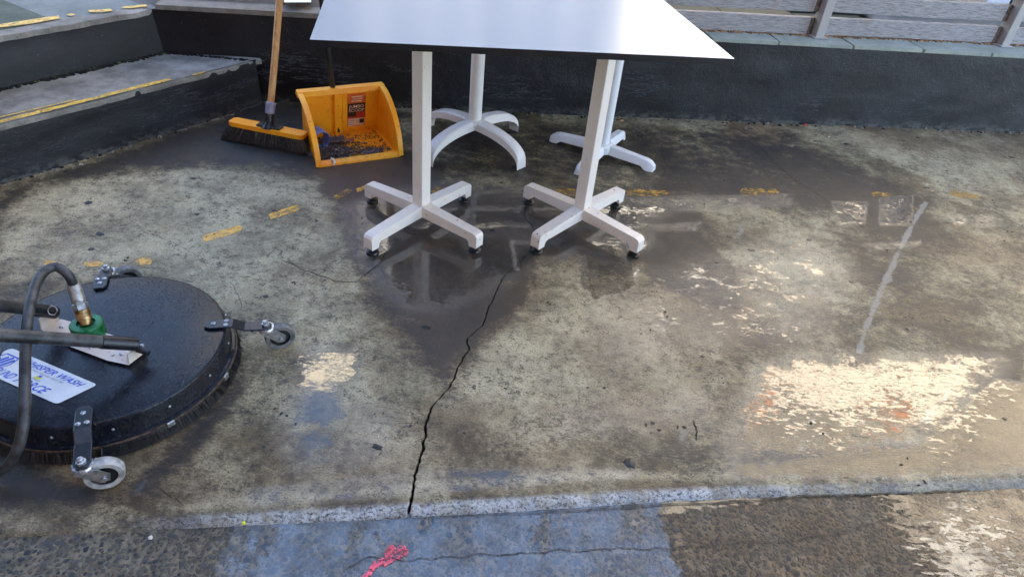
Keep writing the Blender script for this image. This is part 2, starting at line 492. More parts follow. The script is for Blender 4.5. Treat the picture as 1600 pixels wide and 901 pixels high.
def aggregate(name, stone=False):
    """washed-aggregate footpath: pale cement between dark river stones, under a sheet of water"""
    k = NT(name)
    p = k.pos()
    edx = k.noise(p, 30, 5, 0.65)
    sx = k.n('SeparateXYZ', {0: p}, out=None)
    if stone:
        inf = k.n('ObjectInfo', out=None).outputs['Random']
        at = k.n('Attribute', out=None, attribute_name='tint').outputs['Fac']
        rnd = k.math('FRACT', k.math('ADD', inf, at))
        cr = k.n('ValToRGB', {0: rnd}, out=None)
        e = cr.color_ramp.elements
        e[0].position, e[0].color = 0.0, (0.025, 0.027, 0.030, 1)
        e[1].position, e[1].color = 1.0, (0.16, 0.155, 0.14, 1)
        for ps, c in ((0.3, (0.06, 0.065, 0.07, 1)), (0.62, (0.12, 0.125, 0.13, 1)), (0.8, (0.10, 0.075, 0.045, 1)), (0.9, (0.16, 0.15, 0.13, 1))):
            x = e.new(ps)
            x.color = c
        col = k.mix(k.step(k.noise(p, 190, 4, .6), 0.35, 0.65), cr.outputs[0], k.mix(1.0, cr.outputs[0], (0.6, 0.6, 0.6), 'MULTIPLY'))
        nrm = k.bump(k.noise(p, 260, 4), 0.0006)
    else:
        vo = k.n('TexVoronoi', {'Vector': k.vmath('ADD', p, k.vmath('SCALE', k.noise(p, 60, 2, out=1), 0.006)), 'Scale': 105.0}, out=None)
        cement = k.mix(k.step(k.noise(p, 45, 6, .7), 0.3, 0.7), (0.09, 0.078, 0.052), (0.37, 0.335, 0.25))
        peb = k.mix(k.n('SeparateColor', {0: vo.outputs['Color']}), (0.05, 0.052, 0.055), (0.20, 0.20, 0.19))
        inside = k.step(vo.outputs['Distance'], 0.50, 0.34)
        col = k.mix(k.math('MULTIPLY', inside, 0.85), cement, peb)
        nrm = k.bump(k.math('ADD', k.math('MULTIPLY', inside, 1.0), k.math('MULTIPLY', k.noise(p, 240, 4, .7), 0.8)), 0.0022)
    brown = k.math('MAXIMUM', k.step(k.noise(p, 6.0, 4, .6), 0.52, 0.68), k.math('MULTIPLY', k.step(sx.outputs[0], .15, .5), k.step(k.noise(p, 9, 4, .6), .38, .58)))
    shade_ = k.step(k.noise(k.vmath('ADD', p, (5.0, 2.0, 0)), 5.0, 5, .65), .42, .62)
    col = k.mix(k.math('MULTIPLY', shade_, .45), col, k.mix(1.0, col, (.5, .46, .40), 'MULTIPLY'))
    col = k.mix(k.math('MULTIPLY', brown, 0.6), col, k.mix(1.0, col, (1.05, 0.72, 0.42), 'MULTIPLY'))
    # the water sheet starts about 0.45 m left of the lens line and is broken in places
    dry = k.math('ADD', sx.outputs[0], k.math('MULTIPLY', k.math('SUBTRACT', edx, 0.5), 0.25))
    film = k.step(dry, -0.50, -0.44)
    gap = k.math('ADD', k.noise(k.stretch(p, (1.6, .6, 1), (0, 0, -.1)), 6.5, 3, .55), k.math('MULTIPLY', k.math('SUBTRACT', k.noise(p, 70, 3), 0.5), 0.35))
    film = k.math('MULTIPLY', film, k.step(gap, 0.655, 0.63))
    wob = k.math('MULTIPLY', k.math('SUBTRACT', k.noise(p, 55, 4, .6), 0.5), 0.06)
    for (gx, gy, sx_, sy_, q_) in ((-.262, .792, .014, .048, 1.0), (-.128, .838, .020, .034, .66), (.118, .842, .012, .050, 1.0), (.31, .905, .020, .030, .8), (-.30, .852, .012, .02, .7)):  # film gaps standing in for dark bars mirrored in the water
        dx_ = k.math('DIVIDE', k.math('ADD', k.math('SUBTRACT', sx.outputs[0], gx), wob), sx_)
        dy_ = k.math('DIVIDE', k.math('ADD', k.math('SUBTRACT', sx.outputs[1], gy), wob), sy_)
        dd = k.math('SQRT', k.math('ADD', k.math('MULTIPLY', dx_, dx_), k.math('MULTIPLY', dy_, dy_)))
        film = k.math('MULTIPLY', film, k.step(k.math('ADD', dd, k.math('MULTIPLY', k.math('SUBTRACT', k.noise(p, 130, 3), .5), 3.0)), q_ * .8, q_ * 1.05))
    spot = k.step(k.noise(p, 90, 3), 0.67, 0.7)
    film = k.math('MAXIMUM', film, k.math('MULTIPLY', spot, 0.35))
    col = k.mix(k.math('ADD', .25, k.math('MULTIPLY', film, .6)), col, k.mix(1.0, col, (0.55, 0.53, 0.50), 'MULTIPLY'))
    film = k.math('MULTIPLY', film, k.math('ADD', .42, k.math('MULTIPLY', k.step(k.noise(p, 13, 5, .65), .36, .62), .58)))
    col = k.mix(1.0, col, (.70, .64, .55), 'MULTIPLY')
    film = k.math('MAXIMUM', film, .24)
    rip = k.math('MULTIPLY', k.step(sx.outputs[0], 0.75, 1.05), 0.13)
    k.bsdf(Base_Color=col, Roughness=0.42, Normal=nrm, Specular_IOR_Level=0.5, Coat_Weight=film, Coat_IOR=2.05,
           Coat_Roughness=0.02, Coat_Normal=film_normal(k, p, 0.03, k.math('ADD', rip, 0.012)))
    return k.m
M['agg'] = aggregate('washed_aggregate')
M['stone'] = aggregate('river_stone', True)

def charcoal():
    k = NT('charcoal_wall_paint')
    p = k.pos()
    n1 = k.noise(p, 3.2, 5, .6)
    col = k.mix(k.step(n1, 0.3, 0.7), (0.005, 0.005, 0.0068), (0.013, 0.014, 0.019))
    sc = k.noise(k.stretch(p, (1, 1, 6.0), (0, .10, 0)), 4.5, 7, .72)
    line = k.math('SUBTRACT', 1.0, k.math('MULTIPLY', k.math('ABSOLUTE', k.math('SUBTRACT', sc, 0.5)), 75.0), clamp=True)
    zz = k.n('SeparateXYZ', {0: p}, out=2)
    line = k.math('MULTIPLY', line, k.math('MULTIPLY', k.step(k.noise(k.stretch(p, (1, 1, 2)), 3.2, 2), 0.50, 0.60), k.step(k.math('ABSOLUTE', k.math('SUBTRACT', zz, .14)), .11, .05)))
    col = k.mix(k.math('MULTIPLY', line, 0.55), col, (0.20, 0.21, 0.24))
    smear = k.step(k.noise(k.stretch(p, (1.2, 1.2, 7), (0, .1, 0)), 5, 5, .7), .58, .75)
    col = k.mix(k.math('MULTIPLY', smear, .25), col, (0.045, 0.048, 0.058))
    foot = k.math('MULTIPLY', k.step(zz, .05, .0), k.step(k.noise(k.stretch(p, (1, 1, 2)), 30, 5, .7), .42, .62))
    col = k.mix(k.math('MULTIPLY', foot, .6), col, (0.13, 0.125, 0.115))
    spk = k.step(k.noise(p, 150, 2, .5), 0.745, 0.765)
    col = k.mix(k.math('MULTIPLY', spk, 0.55), col, (0.4, 0.4, 0.4))
    h = k.math('ADD', k.noise(p, 130, 5, .65), k.math('MULTIPLY', k.noise(p, 18, 4), 1.4))
    h = k.math('ADD', h, k.math('MULTIPLY', line, 0.5))
    k.bsdf(Base_Color=col, Roughness=0.40, Normal=k.bump(h, 0.0020), Specular_IOR_Level=0.36)
    return k.m
M['char'] = charcoal()

def rough_concrete(name, a, b, wear=(0.07, 0.065, 0.055), bump=0.002):
    k = NT(name)
    p = k.pos()
    col = k.mix(k.step(k.noise(p, 6, 7, .68), 0.3, 0.7), a, b)
    col = k.mix(k.math('MULTIPLY', k.step(k.noise(k.stretch(p, (1, 2.5, 1), (0, 0, 1.0)), 26, 6, .72), 0.56, 0.74), 0.7), col, wear)
    col = k.mix(k.math('MULTIPLY', k.step(k.noise(p, 210, 3), 0.6, 0.7), 0.6), col, wear)
    h = k.math('ADD', k.noise(p, 180, 5, .7), k.math('MULTIPLY', k.noise(p, 30, 5, .6), 1.5))
    k.bsdf(Base_Color=col, Roughness=0.72, Normal=k.bump(h, bump), Specular_IOR_Level=.22)
    return k.m
M['tread'] = rough_concrete('step_concrete', (0.13, 0.124, 0.11), (0.33, 0.315, 0.285))
M['ledge'] = rough_concrete('ledge_concrete', (0.13, 0.115, 0.095), (0.26, 0.235, 0.20))
M['green_tile'] = rough_concrete('green_paving_stone', (0.020, 0.024, 0.015), (0.038, 0.044, 0.028), (0.016, 0.018, 0.012), 0.0012)
M['left_tile'] = rough_concrete('green_grey_paving_stone', (0.075, 0.095, 0.075), (0.13, 0.155, 0.125), (0.05, 0.055, 0.045), 0.0012)
M['pale_tile'] = rough_concrete('pale_green_coping_stone', (0.25, 0.28, 0.235), (0.38, 0.40, 0.345), (0.13, 0.13, 0.10), 0.0012)
M['blue_tile'] = rough_concrete('blue_grey_paving_stone', (0.16, 0.185, 0.18), (0.25, 0.275, 0.265), (0.09, 0.10, 0.09), 0.0012)
M['edge_stone'] = rough_concrete('worn_step_edge', (0.13, 0.125, 0.11), (0.36, 0.345, 0.315), (0.03, 0.03, 0.028), 0.003)
M['asphalt'] = rough_concrete('asphalt', (0.04, 0.04, 0.042), (0.065, 0.065, 0.066), (0.03, 0.03, 0.03))
M['ground'] = rough_concrete('paving_ground', (0.12, 0.115, 0.10), (0.2, 0.19, 0.17))

def paint(name, color, under=None, worn=0.55):
    """thin old paint, worn away in flecks: where it is gone the sheet is clear"""
    k = NT(name)
    p = k.pos()
    n1 = k.math('ADD', k.math('MULTIPLY', k.noise(p, 38, 6, .75), 0.55), k.math('MULTIPLY', k.noise(k.stretch(p, (1, 1.6, 1), (0, 0, .3)), 190, 6, .8), 0.45))
    col = k.mix(k.step(k.noise(p, 30, 4, .7), .35, .7), color, k.mix(1.0, (*color, 1), (.62, .56, .48, 1), 'MULTIPLY'))
    col = k.mix(k.math('MULTIPLY', k.step(k.noise(p, 150, 4, .75), .52, .64), .5), col, (.10, .075, .045))
    bs = k.bsdf(Base_Color=col, Roughness=0.4, Normal=k.bump(n1, 0.002), Coat_Weight=.4, Coat_IOR=1.5, Coat_Roughness=.15)
    tr = k.n('BsdfTransparent')
    ms = k.n('MixShader', {0: k.step(n1, worn - .035, worn + .025), 1: bs.outputs[0], 2: tr})
    k.t.links.new(ms, k.out.inputs[0])
    return k.m
M['yellow'] = paint('worn_yellow_paint', (0.92, 0.48, 0.010), worn=.54)
M['yellow_wet'] = paint('wet_yellow_paint', (0.60, 0.32, 0.015), worn=.495)
M['yellow_step'] = paint('step_yellow_paint', (0.92, 0.58, 0.03), worn=.555)
M['pink'] = paint('pink_spray_paint', (0.95, 0.11, 0.18), worn=.515)
M['pale_grout'] = paint('pale_grout', (0.34, 0.33, 0.30), (0.2, 0.18, 0.13), worn=.485)

def wood_grey():
    k = NT('weathered_grey_timber')
    p = k.obj()
    rnd = k.n('ObjectInfo', out=None).outputs['Random']
    p = k.vmath('ADD', p, k.n('CombineXYZ', {0: k.math('MULTIPLY', rnd, 7.0), 1: 0.0, 2: k.math('MULTIPLY', rnd, 3.0)}))
    q = k.stretch(p, (20, 60, 330), (0, 0, -0.2))
    f = k.noise(q, 1.0, 6, .78)
    f2 = k.noise(k.stretch(p, (5, 30, 60), (0, 0, -0.2)), 2.6, 4, .6)
    col = k.mix(k.step(f, 0.30, 0.60), (0.09, 0.08, 0.077), (0.42, 0.39, 0.38))
    col = k.mix(k.math('MULTIPLY', k.step(f2, 0.45, 0.7), 0.5), col, (0.42, 0.395, 0.385))
    col = k.mix(k.math('MULTIPLY', k.step(k.noise(p, 9, 4), 0.58, 0.75), 0.35), col, (0.20, 0.12, 0.075))
    k.bsdf(Base_Color=col, Roughness=0.75, Normal=k.bump(f, 0.003))
    return k.m
M['wood_grey'] = wood_grey()
M['wood_end'] = simple('damp_brown_timber', (0.15, 0.11, 0.09), .7, var=.4, scale=60, bump=.001)
M['post'] = chipped('grey_post_paint', (0.40, 0.375, 0.355), amount=.75, rough=.4)
M['white_leg'] = chipped('white_table_paint', (0.86, 0.79, 0.71), amount=.69)
M['white_arm'] = chipped('splashed_white_paint', (0.86, 0.79, 0.71), amount=.645, size=70)
M['white_base'] = chipped('clean_white_paint', (0.84, 0.79, 0.73), amount=.70, rough=.28)
M['blue_white'] = chipped('bright_white_paint', (0.80, 0.81, 0.82), amount=.70, rough=.25)
M['black_plastic'] = simple('black_plastic', (0.014, 0.014, 0.015), .32, var=.3, scale=50)
M['black_core'] = simple('black_laminate_core', (0.008, 0.008, 0.009), .4, var=.2)

def laminate():
    k = NT('white_laminate')
    p = k.obj()
    sm = k.noise(p, 3.0, 4, .6)
    dot = k.step(k.noise(p, 120, 2), .765, .78)
    col = k.mix(k.math('MULTIPLY', dot, .5), (0.25, 0.31, 0.375), (0.18, 0.17, 0.16))
    k.bsdf(Base_Color=col, Roughness=k.math('ADD', k.math('ADD', .21, k.math('MULTIPLY', sm, .03)), k.math('MULTIPLY', k.step(k.noise(k.stretch(p, (1, 3, 1), (0, 0, .5)), 9, 5, .7), .48, .68), .025)), Specular_IOR_Level=.38,
           Normal=k.bump(k.noise(p, 420, 2), 0.00008))
    return k.m
M['laminate'] = laminate()

def orange():
    k = NT('orange_plastic')
    p = k.obj()
    d = k.noise(p, 26, 5, .7)
    spk = k.step(k.noise(p, 75, 4, .62), .665, .70)
    low = k.step(k.n('SeparateXYZ', {0: p}, out=2), 0.10, 0.0)
    col = k.mix(k.step(k.noise(p, 7, 3), .35, .7), (0.95, 0.33, 0.008), (1.0, 0.45, 0.014))
    grime = k.math('MULTIPLY', k.step(k.math('ADD', d, k.math('MULTIPLY', low, .10)), .58, .76), .4)
    col = k.mix(grime, col, (0.22, 0.10, 0.03))
    col = k.mix(k.math('MULTIPLY', spk, .85), col, (0.05, 0.03, 0.02))
    k.bsdf(Base_Color=col, Roughness=k.math('ADD', .32, k.math('MULTIPLY', d, .2)), Subsurface_Weight=0.0,
           Normal=k.bump(k.noise(p, 300, 3), 0.0003))
    return k.m
M['orange'] = orange()

def handle_wood():
    k = NT('pale_broom_wood')
    p = k.obj()
    f = k.noise(k.stretch(p, (60, 60, 5)), 1.6, 5, .65, .5)
    col = k.mix(k.step(f, .3, .7), (0.42, 0.19, 0.06), (0.66, 0.36, 0.14))
    col = k.mix(k.math('MULTIPLY', k.step(k.noise(p, 40, 4), .62, .72), .5), col, (0.16, 0.08, 0.04))
    k.bsdf(Base_Color=col, Roughness=.5, Normal=k.bump(f, .0004))
    return k.m
M['wood_handle'] = handle_wood()
M['bristle'] = simple('black_bristle', (0.016, 0.016, 0.018), .45, var=.4, scale=80)
M['bristle_grey'] = simple('grey_bristle_tip', (0.11, 0.105, 0.10), .5, var=.4, scale=80)
M['collar'] = simple('lilac_grey_plastic', (0.30, 0.30, 0.40), .4, var=.15)
M['steel_tube'] = simple('dark_steel_tube', (0.020, 0.018, 0.018), .35, var=.3)
M['pipe_blue'] = simple('blue_pipe_plastic', (0.12, 0.24, 0.60), .38, var=.15, scale=40)

def deck_black():
    k = NT('wet_black_deck')
    p = k.obj()
    n1 = k.noise(p, 11, 6, .7)
    sc = k.step(k.noise(k.stretch(p, (4, 1, 1), (0, 0, .6)), 24, 6, .75), .55, .75)
    col = k.mix(k.step(n1, .3, .7), (0.004, 0.0045, 0.0065), (0.011, 0.013, 0.020))
    col = k.mix(k.math('MULTIPLY', sc, .4), col, (0.07, 0.08, 0.10))
    dust = k.step(k.noise(p, 260, 4, .7), .645, .70)
    col = k.mix(k.math('MULTIPLY', dust, .65), col, (0.35, 0.34, 0.32))
    drop = k.n('TexVoronoi', {'Vector': p, 'Scale': 150.0}, out=0)
    dm = k.math('MULTIPLY', k.step(drop, .34, .2), k.step(k.noise(p, 7, 3), .42, .6))
    rough = k.math('ADD', .08, k.math('MULTIPLY', n1, .34))
    k.bsdf(Base_Color=col, Roughness=k.math('SUBTRACT', rough, k.math('MULTIPLY', dm, .22)), Specular_IOR_Level=.32,
           Normal=k.bump(k.math('ADD', k.math('MULTIPLY', dm, .8), k.math('MULTIPLY', k.noise(p, 160, 4), .35)), .0012))
    return k.m
M['deck'] = deck_black()
M['arm_black'] = simple('black_painted_steel', (0.016, 0.017, 0.021), .3, var=.3, scale=70, bump=.0004, bscale=260)
M['hose'] = simple('black_rubber_hose', (0.048, 0.048, 0.050), .46, var=.4, scale=45, bump=.0004, bscale=300)
M['zinc'] = simple('zinc_plated_steel', (0.50, 0.51, 0.52), .32, metal=.85, var=.2, scale=60)
M['bolt'] = simple('bolt_steel', (0.52, 0.52, 0.53), .28, metal=.7, var=.25, scale=120)
M['tyre_pale'] = simple('pale_grey_tyre', (0.42, 0.41, 0.39), .5, var=.25, scale=50)
M['tyre_dark'] = simple('grey_tyre', (0.17, 0.165, 0.16), .5, var=.25, scale=50)
M['brass'] = simple('worn_brass', (0.42, 0.27, 0.12), .35, metal=.75, var=.4, scale=60)
M['crimp'] = simple('grey_crimp_steel', (0.36, 0.35, 0.33), .4, metal=.6, var=.3, scale=60)
M['green'] = simple('green_anodised', (0.012, 0.15, 0.045), .3, metal=.25, var=.25, scale=60)
M['plate'] = chipped('scratched_cream_plate', (0.70, 0.62, 0.54), chip=(.2, .08, .03), amount=.62, rust=(.30, .12, .05))
M['rust'] = simple('rusty_wire', (0.09, 0.05, 0.028), .6, var=.5, scale=60)
M['sticker'] = simple('pale_sticker', (0.66, 0.70, 0.74), .35, var=.05)
M['ink_blue'] = simple('blue_ink', (0.015, 0.07, 0.55), .4, var=.05)
M['ink_grey'] = simple('grey_ink', (0.13, 0.15, 0.22), .4, var=.05)
M['ink_black'] = simple('black_ink', (0.02, 0.014, 0.010), .4, var=.05)
M['label_orange'] = simple('label_orange', (0.72, 0.13, 0.02), .45, var=.15, scale=60)
M['label_red'] = simple('label_red', (0.52, 0.035, 0.02), .45, var=.15, scale=60)
M['label_cream'] = simple('label_cream', (0.70, 0.38, 0.20), .45, var=.15, scale=60)
M['label_pale'] = simple('label_pale', (0.80, 0.52, 0.34), .45, var=.1, scale=60)
M['gum'] = simple('black_gum', (0.02, 0.019, 0.018), .45, var=.4, scale=60)
M['crackdirt'] = simple('crack_dirt', (0.018, 0.016, 0.013), .8, var=.4, scale=60, spec=.2)
M['joint'] = simple('joint_grime', (0.045, 0.038, 0.030), .5, var=.5, scale=90)
M['leaf'] = simple('brown_leaf_bit', (0.075, 0.045, 0.028), .6, var=.5, scale=90)
M['mud'] = simple('dark_wet_debris', (0.095, 0.085, 0.078), .4, var=.5, scale=120, bump=.001)
M['chip_red'] = simple('terracotta_chip', (0.35, 0.12, 0.055), .6, var=.3)
M['chip_white'] = simple('pale_chip', (0.62, 0.58, 0.52), .5, var=.2)
M['yellow_bit'] = simple('lime_yellow_plastic', (0.75, 0.72, 0.02), .4, var=.1)
M['red_bit'] = simple('red_plastic', (0.55, 0.03, 0.02), .4, var=.1)
M['moss'] = simple('moss', (0.07, 0.12, 0.02), .8, var=.4, scale=90)
M['litter_tan'] = simple('tan_leaf_litter', (0.36, 0.20, 0.09), .8, var=.5, scale=60)
M['white_box'] = simple('white_box_plastic', (0.78, 0.82, 0.85), .35, var=.04)
M['grey_box'] = simple('grey_cabinet_paint', (0.16, 0.165, 0.17), .5, var=.1)
M['cream_rib'] = simple('cream_ribbed_plastic', (0.50, 0.47, 0.38), .5, var=.08)
M['dark_sheet'] = simple('dark_sheet_surface', (0.022, 0.023, 0.025), .7, var=.2)
M['paper'] = simple('white_paper', (0.78, 0.78, 0.78), .6, var=.03)
# off to the sides and across the street
M['cream_wall'] = simple('cream_render', (0.90, 0.79, 0.60), .8, var=.04, scale=3)
M['white_wall'] = simple('white_render', (0.82, 0.76, 0.66), .8, var=.04, scale=3)
M['peach_wall'] = simple('peach_render', (0.90, 0.72, 0.55), .8, var=.04, scale=3)
M['tan_wall'] = simple('tan_render', (0.34, 0.29, 0.22), .8, var=.06, scale=3)
M['slate_wall'] = simple('dark_slate_render', (0.085, 0.085, 0.095), .7, var=.06, scale=3)
M['taupe_wall'] = simple('taupe_cladding', (0.24, 0.205, 0.15), .8, var=.06, scale=3)
M['brown_wall'] = simple('brown_brick_render', (0.26, 0.135, 0.085), .8, var=.1, scale=4)
M['terracotta'] = simple('terracotta_trim', (0.55, 0.20, 0.07), .7, var=.1, scale=4)
M['glass'] = simple('window_glass', (0.03, 0.035, 0.04), .08, var=.05)
M['canopy'] = simple('dark_umbrella_cloth', (0.035, 0.032, 0.03), .8, var=.1)

# ================================================================== GROUND
LIP0, LIPS = 0.900, 0.1767                       # the slab's front edge: y = LIP0 + LIPS * x
def lip(x):
    return LIP0 + LIPS * x + 0.010 * np.exp(-((x - 0.45) / 0.45) ** 2)

def seg_dist(px, py, ax, ay, bx, by):
    dx, dy = bx - ax, by - ay
    t = np.clip(((px - ax) * dx + (py - ay) * dy) / (dx * dx + dy * dy + 1e-12), 0, 1)
    return np.hypot(px - ax - t * dx, py - ay - t * dy)

def pmask(px, py, poly, soft):
    """1 inside a patch outlined on the ground, fading over `soft` metres"""
    W = [G(*q) for q in poly]
    d = np.full(px.shape, 1e9)
    ins = np.zeros(px.shape, bool)
    n = len(W)
    for i in range(n):
        a, b = W[i], W[(i + 1) % n]
        d = np.minimum(d, seg_dist(px, py, a.x, a.y, b.x, b.y))
        cond = ((a.y > py) != (b.y > py))
        xin = (b.x - a.x) * (py - a.y) / (b.y - a.y + 1e-12) + a.x
        ins ^= cond & (px < xin)
    sd = np.where(ins, d, -d)
    t = np.clip(sd / soft * .5 + .5, 0, 1)
    return t * t * (3 - 2 * t)

CRACK_PX = [(842, 208), (846, 215), (855, 220), (837, 238), (841, 267), (824, 300), (823, 319), (819, 335), (834, 358), (829, 394), (786, 433), (765, 478),
            (754, 508), (728, 529), (732, 545), (700, 606), (672, 638), (665, 669), (658, 711), (647, 753), (642, 780), (641, 790)]
CRACK_W = [1.0, 1.1, 1.4, 1.2, 1.3, 1.4, 1.5, 1.7, 1.9, 2.0, 2.0, 2.2, 2.4, 2.6, 2.8, 2.8, 2.6, 3.2, 3.9, 3.6, 3.6, 3.6]
def build_floor():
    cp = [G(*q) for q in CRACK_PX]
    ct = np.array([c.y - float(lip(c.x)) for c in cp])
    cx = np.array([c.x for c in cp])
    cw = np.array(CRACK_W) * 1e-3
    o = np.argsort(ct)
    ct, cx, cw = ct[o], cx[o], cw[o]
    t = np.concatenate([np.linspace(-0.034, 0.0, 9)[:-1], np.arange(0, 1.3, .0045), np.arange(1.3, 2.75, .007)])
    xc = np.interp(t, ct, cx)
    wc = np.interp(t, ct, cw)
    for i, tt in enumerate(t):
        xc[i] += mnoise.noise(Vector((tt * 26, 3.1, 0))) * .006 + mnoise.noise(Vector((tt * 85, 7.7, 0))) * .0035
        wc[i] *= 1.0 + .6 * mnoise.noise(Vector((tt * 120, 1.3, 0)))
    left = -np.concatenate([np.arange(.010, 1.0, .0068), np.arange(1.0, 2.4, .012)])[::-1]
    right = np.concatenate([np.arange(.010, 1.2, .0068), np.arange(1.2, 3.4, .012)])
    mid = np.array([-1.6, -1.0, -.55, 0, .55, 1.0, 1.6])
    s0 = np.concatenate([left, np.full(len(mid), 0.0), right])
    nl, nm = len(left), len(mid)
    nr, nc = len(t), len(s0)
    X = xc[:, None] + s0[None, :]
    X[:, nl:nl + nm] = xc[:, None] + np.minimum(wc[:, None] * np.abs(mid), .009) * np.sign(mid)
    Y = lip(X) + t[:, None]
    Z = np.zeros_like(X)
    # rounded, slightly crumbled front edge
    edge = np.clip(-t / .034, 0, 1)
    edge = edge[:, None] * np.ones_like(X)
    jit = np.sin(X * 37) * .10 + np.sin(X * 91 + 1.3) * .08 + np.sin(X * 233 + .5) * .06
    e2 = np.clip(edge + jit * (edge > 0) * (edge < 1), 0, 1)
    Z -= .015 * e2 ** 1.5 + .004 * (edge >= 1)
    Z += .0012 * np.sin(X * 3.1 + Y * 1.7) + .0008 * np.sin(X * 7.3 - Y * 5.1)
    dep = np.zeros(nc)
    dep[nl:nl + nm] = [0, 0, .75, 1, .75, 0, 0]
    Z -= dep[None, :] * np.clip(wc[:, None] * 4.5, .0025, .015)
    V = np.stack([X, Y, Z], -1).reshape(-1, 3)
    i = np.arange(nr - 1)[:, None] * nc + np.arange(nc - 1)[None, :]
    F = np.stack([i, i + 1, i + nc + 1, i + nc], -1).reshape(-1, 4)
    me = bpy.data.meshes.new('terrace_floor')
    me.vertices.add(len(V))
    me.vertices.foreach_set('co', V.ravel().astype(np.float32))
    me.loops.add(F.size)
    me.loops.foreach_set('vertex_index', F.ravel().astype(np.int32))
    me.polygons.add(len(F))
    me.polygons.foreach_set('loop_start', (np.arange(len(F)) * 4).astype(np.int32))
    me.polygons.foreach_set('use_smooth', np.ones(len(F), bool))
    me.update(calc_edges=True)
    px, py = X.ravel(), Y.ravel()
    z0 = np.zeros_like(px)
    film, damp, brown, pale = z0.copy(), z0.copy(), z0.copy(), z0.copy()
    def f(a, poly, soft, amt=1.0):
        np.maximum(a, pmask(px, py, poly, soft) * amt, out=a)
    # standing water
    f(film, [(545, 325), (610, 300), (700, 288), (840, 302), (960, 312), (1060, 318), (1010, 345), (1010, 380), (960, 400), (905, 405), (850, 402), (800, 430), (760, 450), (690, 480), (640, 475), (590, 430), (555, 385)], .13, .86)
    f(film, [(960, 306), (1240, 303), (1240, 322), (1090, 332), (985, 330)], .03, .50)
    f(film, [(1000, 348), (1100, 345), (1090, 362), (1010, 362)], .03, .46)
    f(film, [(905, 405), (960, 390), (1000, 420), (990, 450), (930, 470), (905, 440)], .03, .80)
    f(film, [(462, 545), (520, 538), (560, 560), (562, 600), (528, 645), (500, 720), (470, 735), (438, 700), (440, 650), (455, 600)], .10, .62)
    f(film, [(472, 578), (500, 570), (520, 574), (514, 602), (532, 620), (545, 650), (505, 668), (462, 655), (475, 612)], .025, 1.0)
    f(film, [(518, 545), (560, 552), (560, 590), (545, 612), (522, 598)], .04, .74)
    f(film, [(440, 655), (540, 650), (528, 700), (505, 728), (450, 722)], .06, .60)
    f(film, [(1150, 735), (1140, 690), (1165, 640), (1195, 575), (1260, 555), (1400, 560), (1560, 560), (1545, 590), (1500, 640), (1440, 690), (1300, 712), (1160, 712)], .12, .82)
    f(film, [(1300, 712), (1440, 695), (1520, 620), (1555, 590), (1700, 620), (1720, 760), (1600, 735), (1400, 742), (1150, 745), (1150, 725)], .03, .92)
    f(film, [(1300, 315), (1355, 316), (1350, 350), (1310, 352)], .03, .80)
    f(film, [(1375, 310), (1425, 305), (1425, 352), (1375, 352)], .03, .80)
    f(film, [(1350, 380), (1440, 375), (1440, 385), (1370, 392)], .03, .52)
    f(film, [(1485, 338), (1510, 338), (1510, 352), (1490, 352)], .02, .6)
    f(film, [(1525, 335), (1555, 335), (1555, 355), (1525, 355)], .02, .6)
    f(film, [(920, 445), (1060, 455), (1120, 500), (1060, 560), (960, 590), (910, 520)], .14, .43)
    f(film, [(1000, 420), (1250, 350), (1350, 420), (1300, 540), (1050, 560)], .15, .40)
    f(film, [(840, 630), (1120, 600), (1130, 680), (860, 690)], .10, .38)
    f(film, [(470, 640), (560, 600), (640, 640), (620, 740), (480, 760)], .08, .36)
    f(film, [(380, 760), (700, 730), (1000, 730), (1000, 748), (640, 778), (380, 795)], .02, .44)
    f(film, [(210, 770), (222, 750), (228, 750), (216, 772)], .01, .8)
    # soaked darker concrete
    f(damp, [(530, 330), (600, 296), (700, 285), (840, 302), (960, 312), (1090, 315), (1110, 380), (1150, 430), (1148, 480), (1060, 450), (1000, 415), (900, 405), (838, 408), (828, 445), (800, 475), (770, 512), (735, 545), (700, 610), (660, 560), (610, 510), (570, 440), (545, 390)], .13)
    f(damp, [(0, 330), (60, 285), (240, 262), (420, 258), (500, 285), (540, 330), (600, 300), (600, 225), (640, 175), (420, 150), (330, 190), (0, 300)], .10, .9)
    f(damp, [(500, 255), (640, 235), (700, 260), (690, 300), (580, 335), (540, 330), (500, 300)], .06, .9)
    f(damp, [(850, 280), (1000, 285), (1200, 215), (1300, 235), (1430, 300), (1500, 380), (1440, 400), (1300, 340), (1100, 320), (900, 315)], .16, .75)
    f(damp, [(-10, 690), (100, 745), (180, 770), (260, 700), (330, 640), (370, 580), (380, 560), (395, 600), (300, 720), (240, 775), (100, 790), (-10, 790)], .05, .8)
    f(damp, [(620, 180), (1000, 195), (1250, 205), (1330, 250), (1250, 300), (1000, 290), (700, 290)], .12, .55)
    f(damp, [(1180, 470), (1600, 420), (1600, 560), (1200, 560), (1120, 700), (1060, 700)], .18, .45)
    f(damp, [(980, 690), (1140, 640), (1160, 740), (980, 745)], .08, .5)
    f(damp, [(0, 440), (80, 430), (60, 470), (0, 480)], .05, .5)
    f(damp, [(1000, 380), (1090, 360), (1150, 420), (1155, 485), (1100, 478), (1040, 450), (1005, 425)], .035)
    f(damp, [(600, 330), (845, 330), (838, 405), (826, 470), (775, 508), (735, 545), (690, 560), (640, 520), (592, 440)], .05, .8)
    f(damp, [(1530, 545), (1600, 540), (1600, 660), (1520, 660)], .06, .95)
    f(damp, [(1140, 690), (1440, 690), (1600, 690), (1600, 730), (1150, 735)], .05, .7)
    f(damp, [(1290, 300), (1470, 300), (1460, 450), (1350, 470), (1290, 380)], .10, .6)
    f(brown, [(500, 250), (640, 240), (640, 320), (540, 330)], .08)
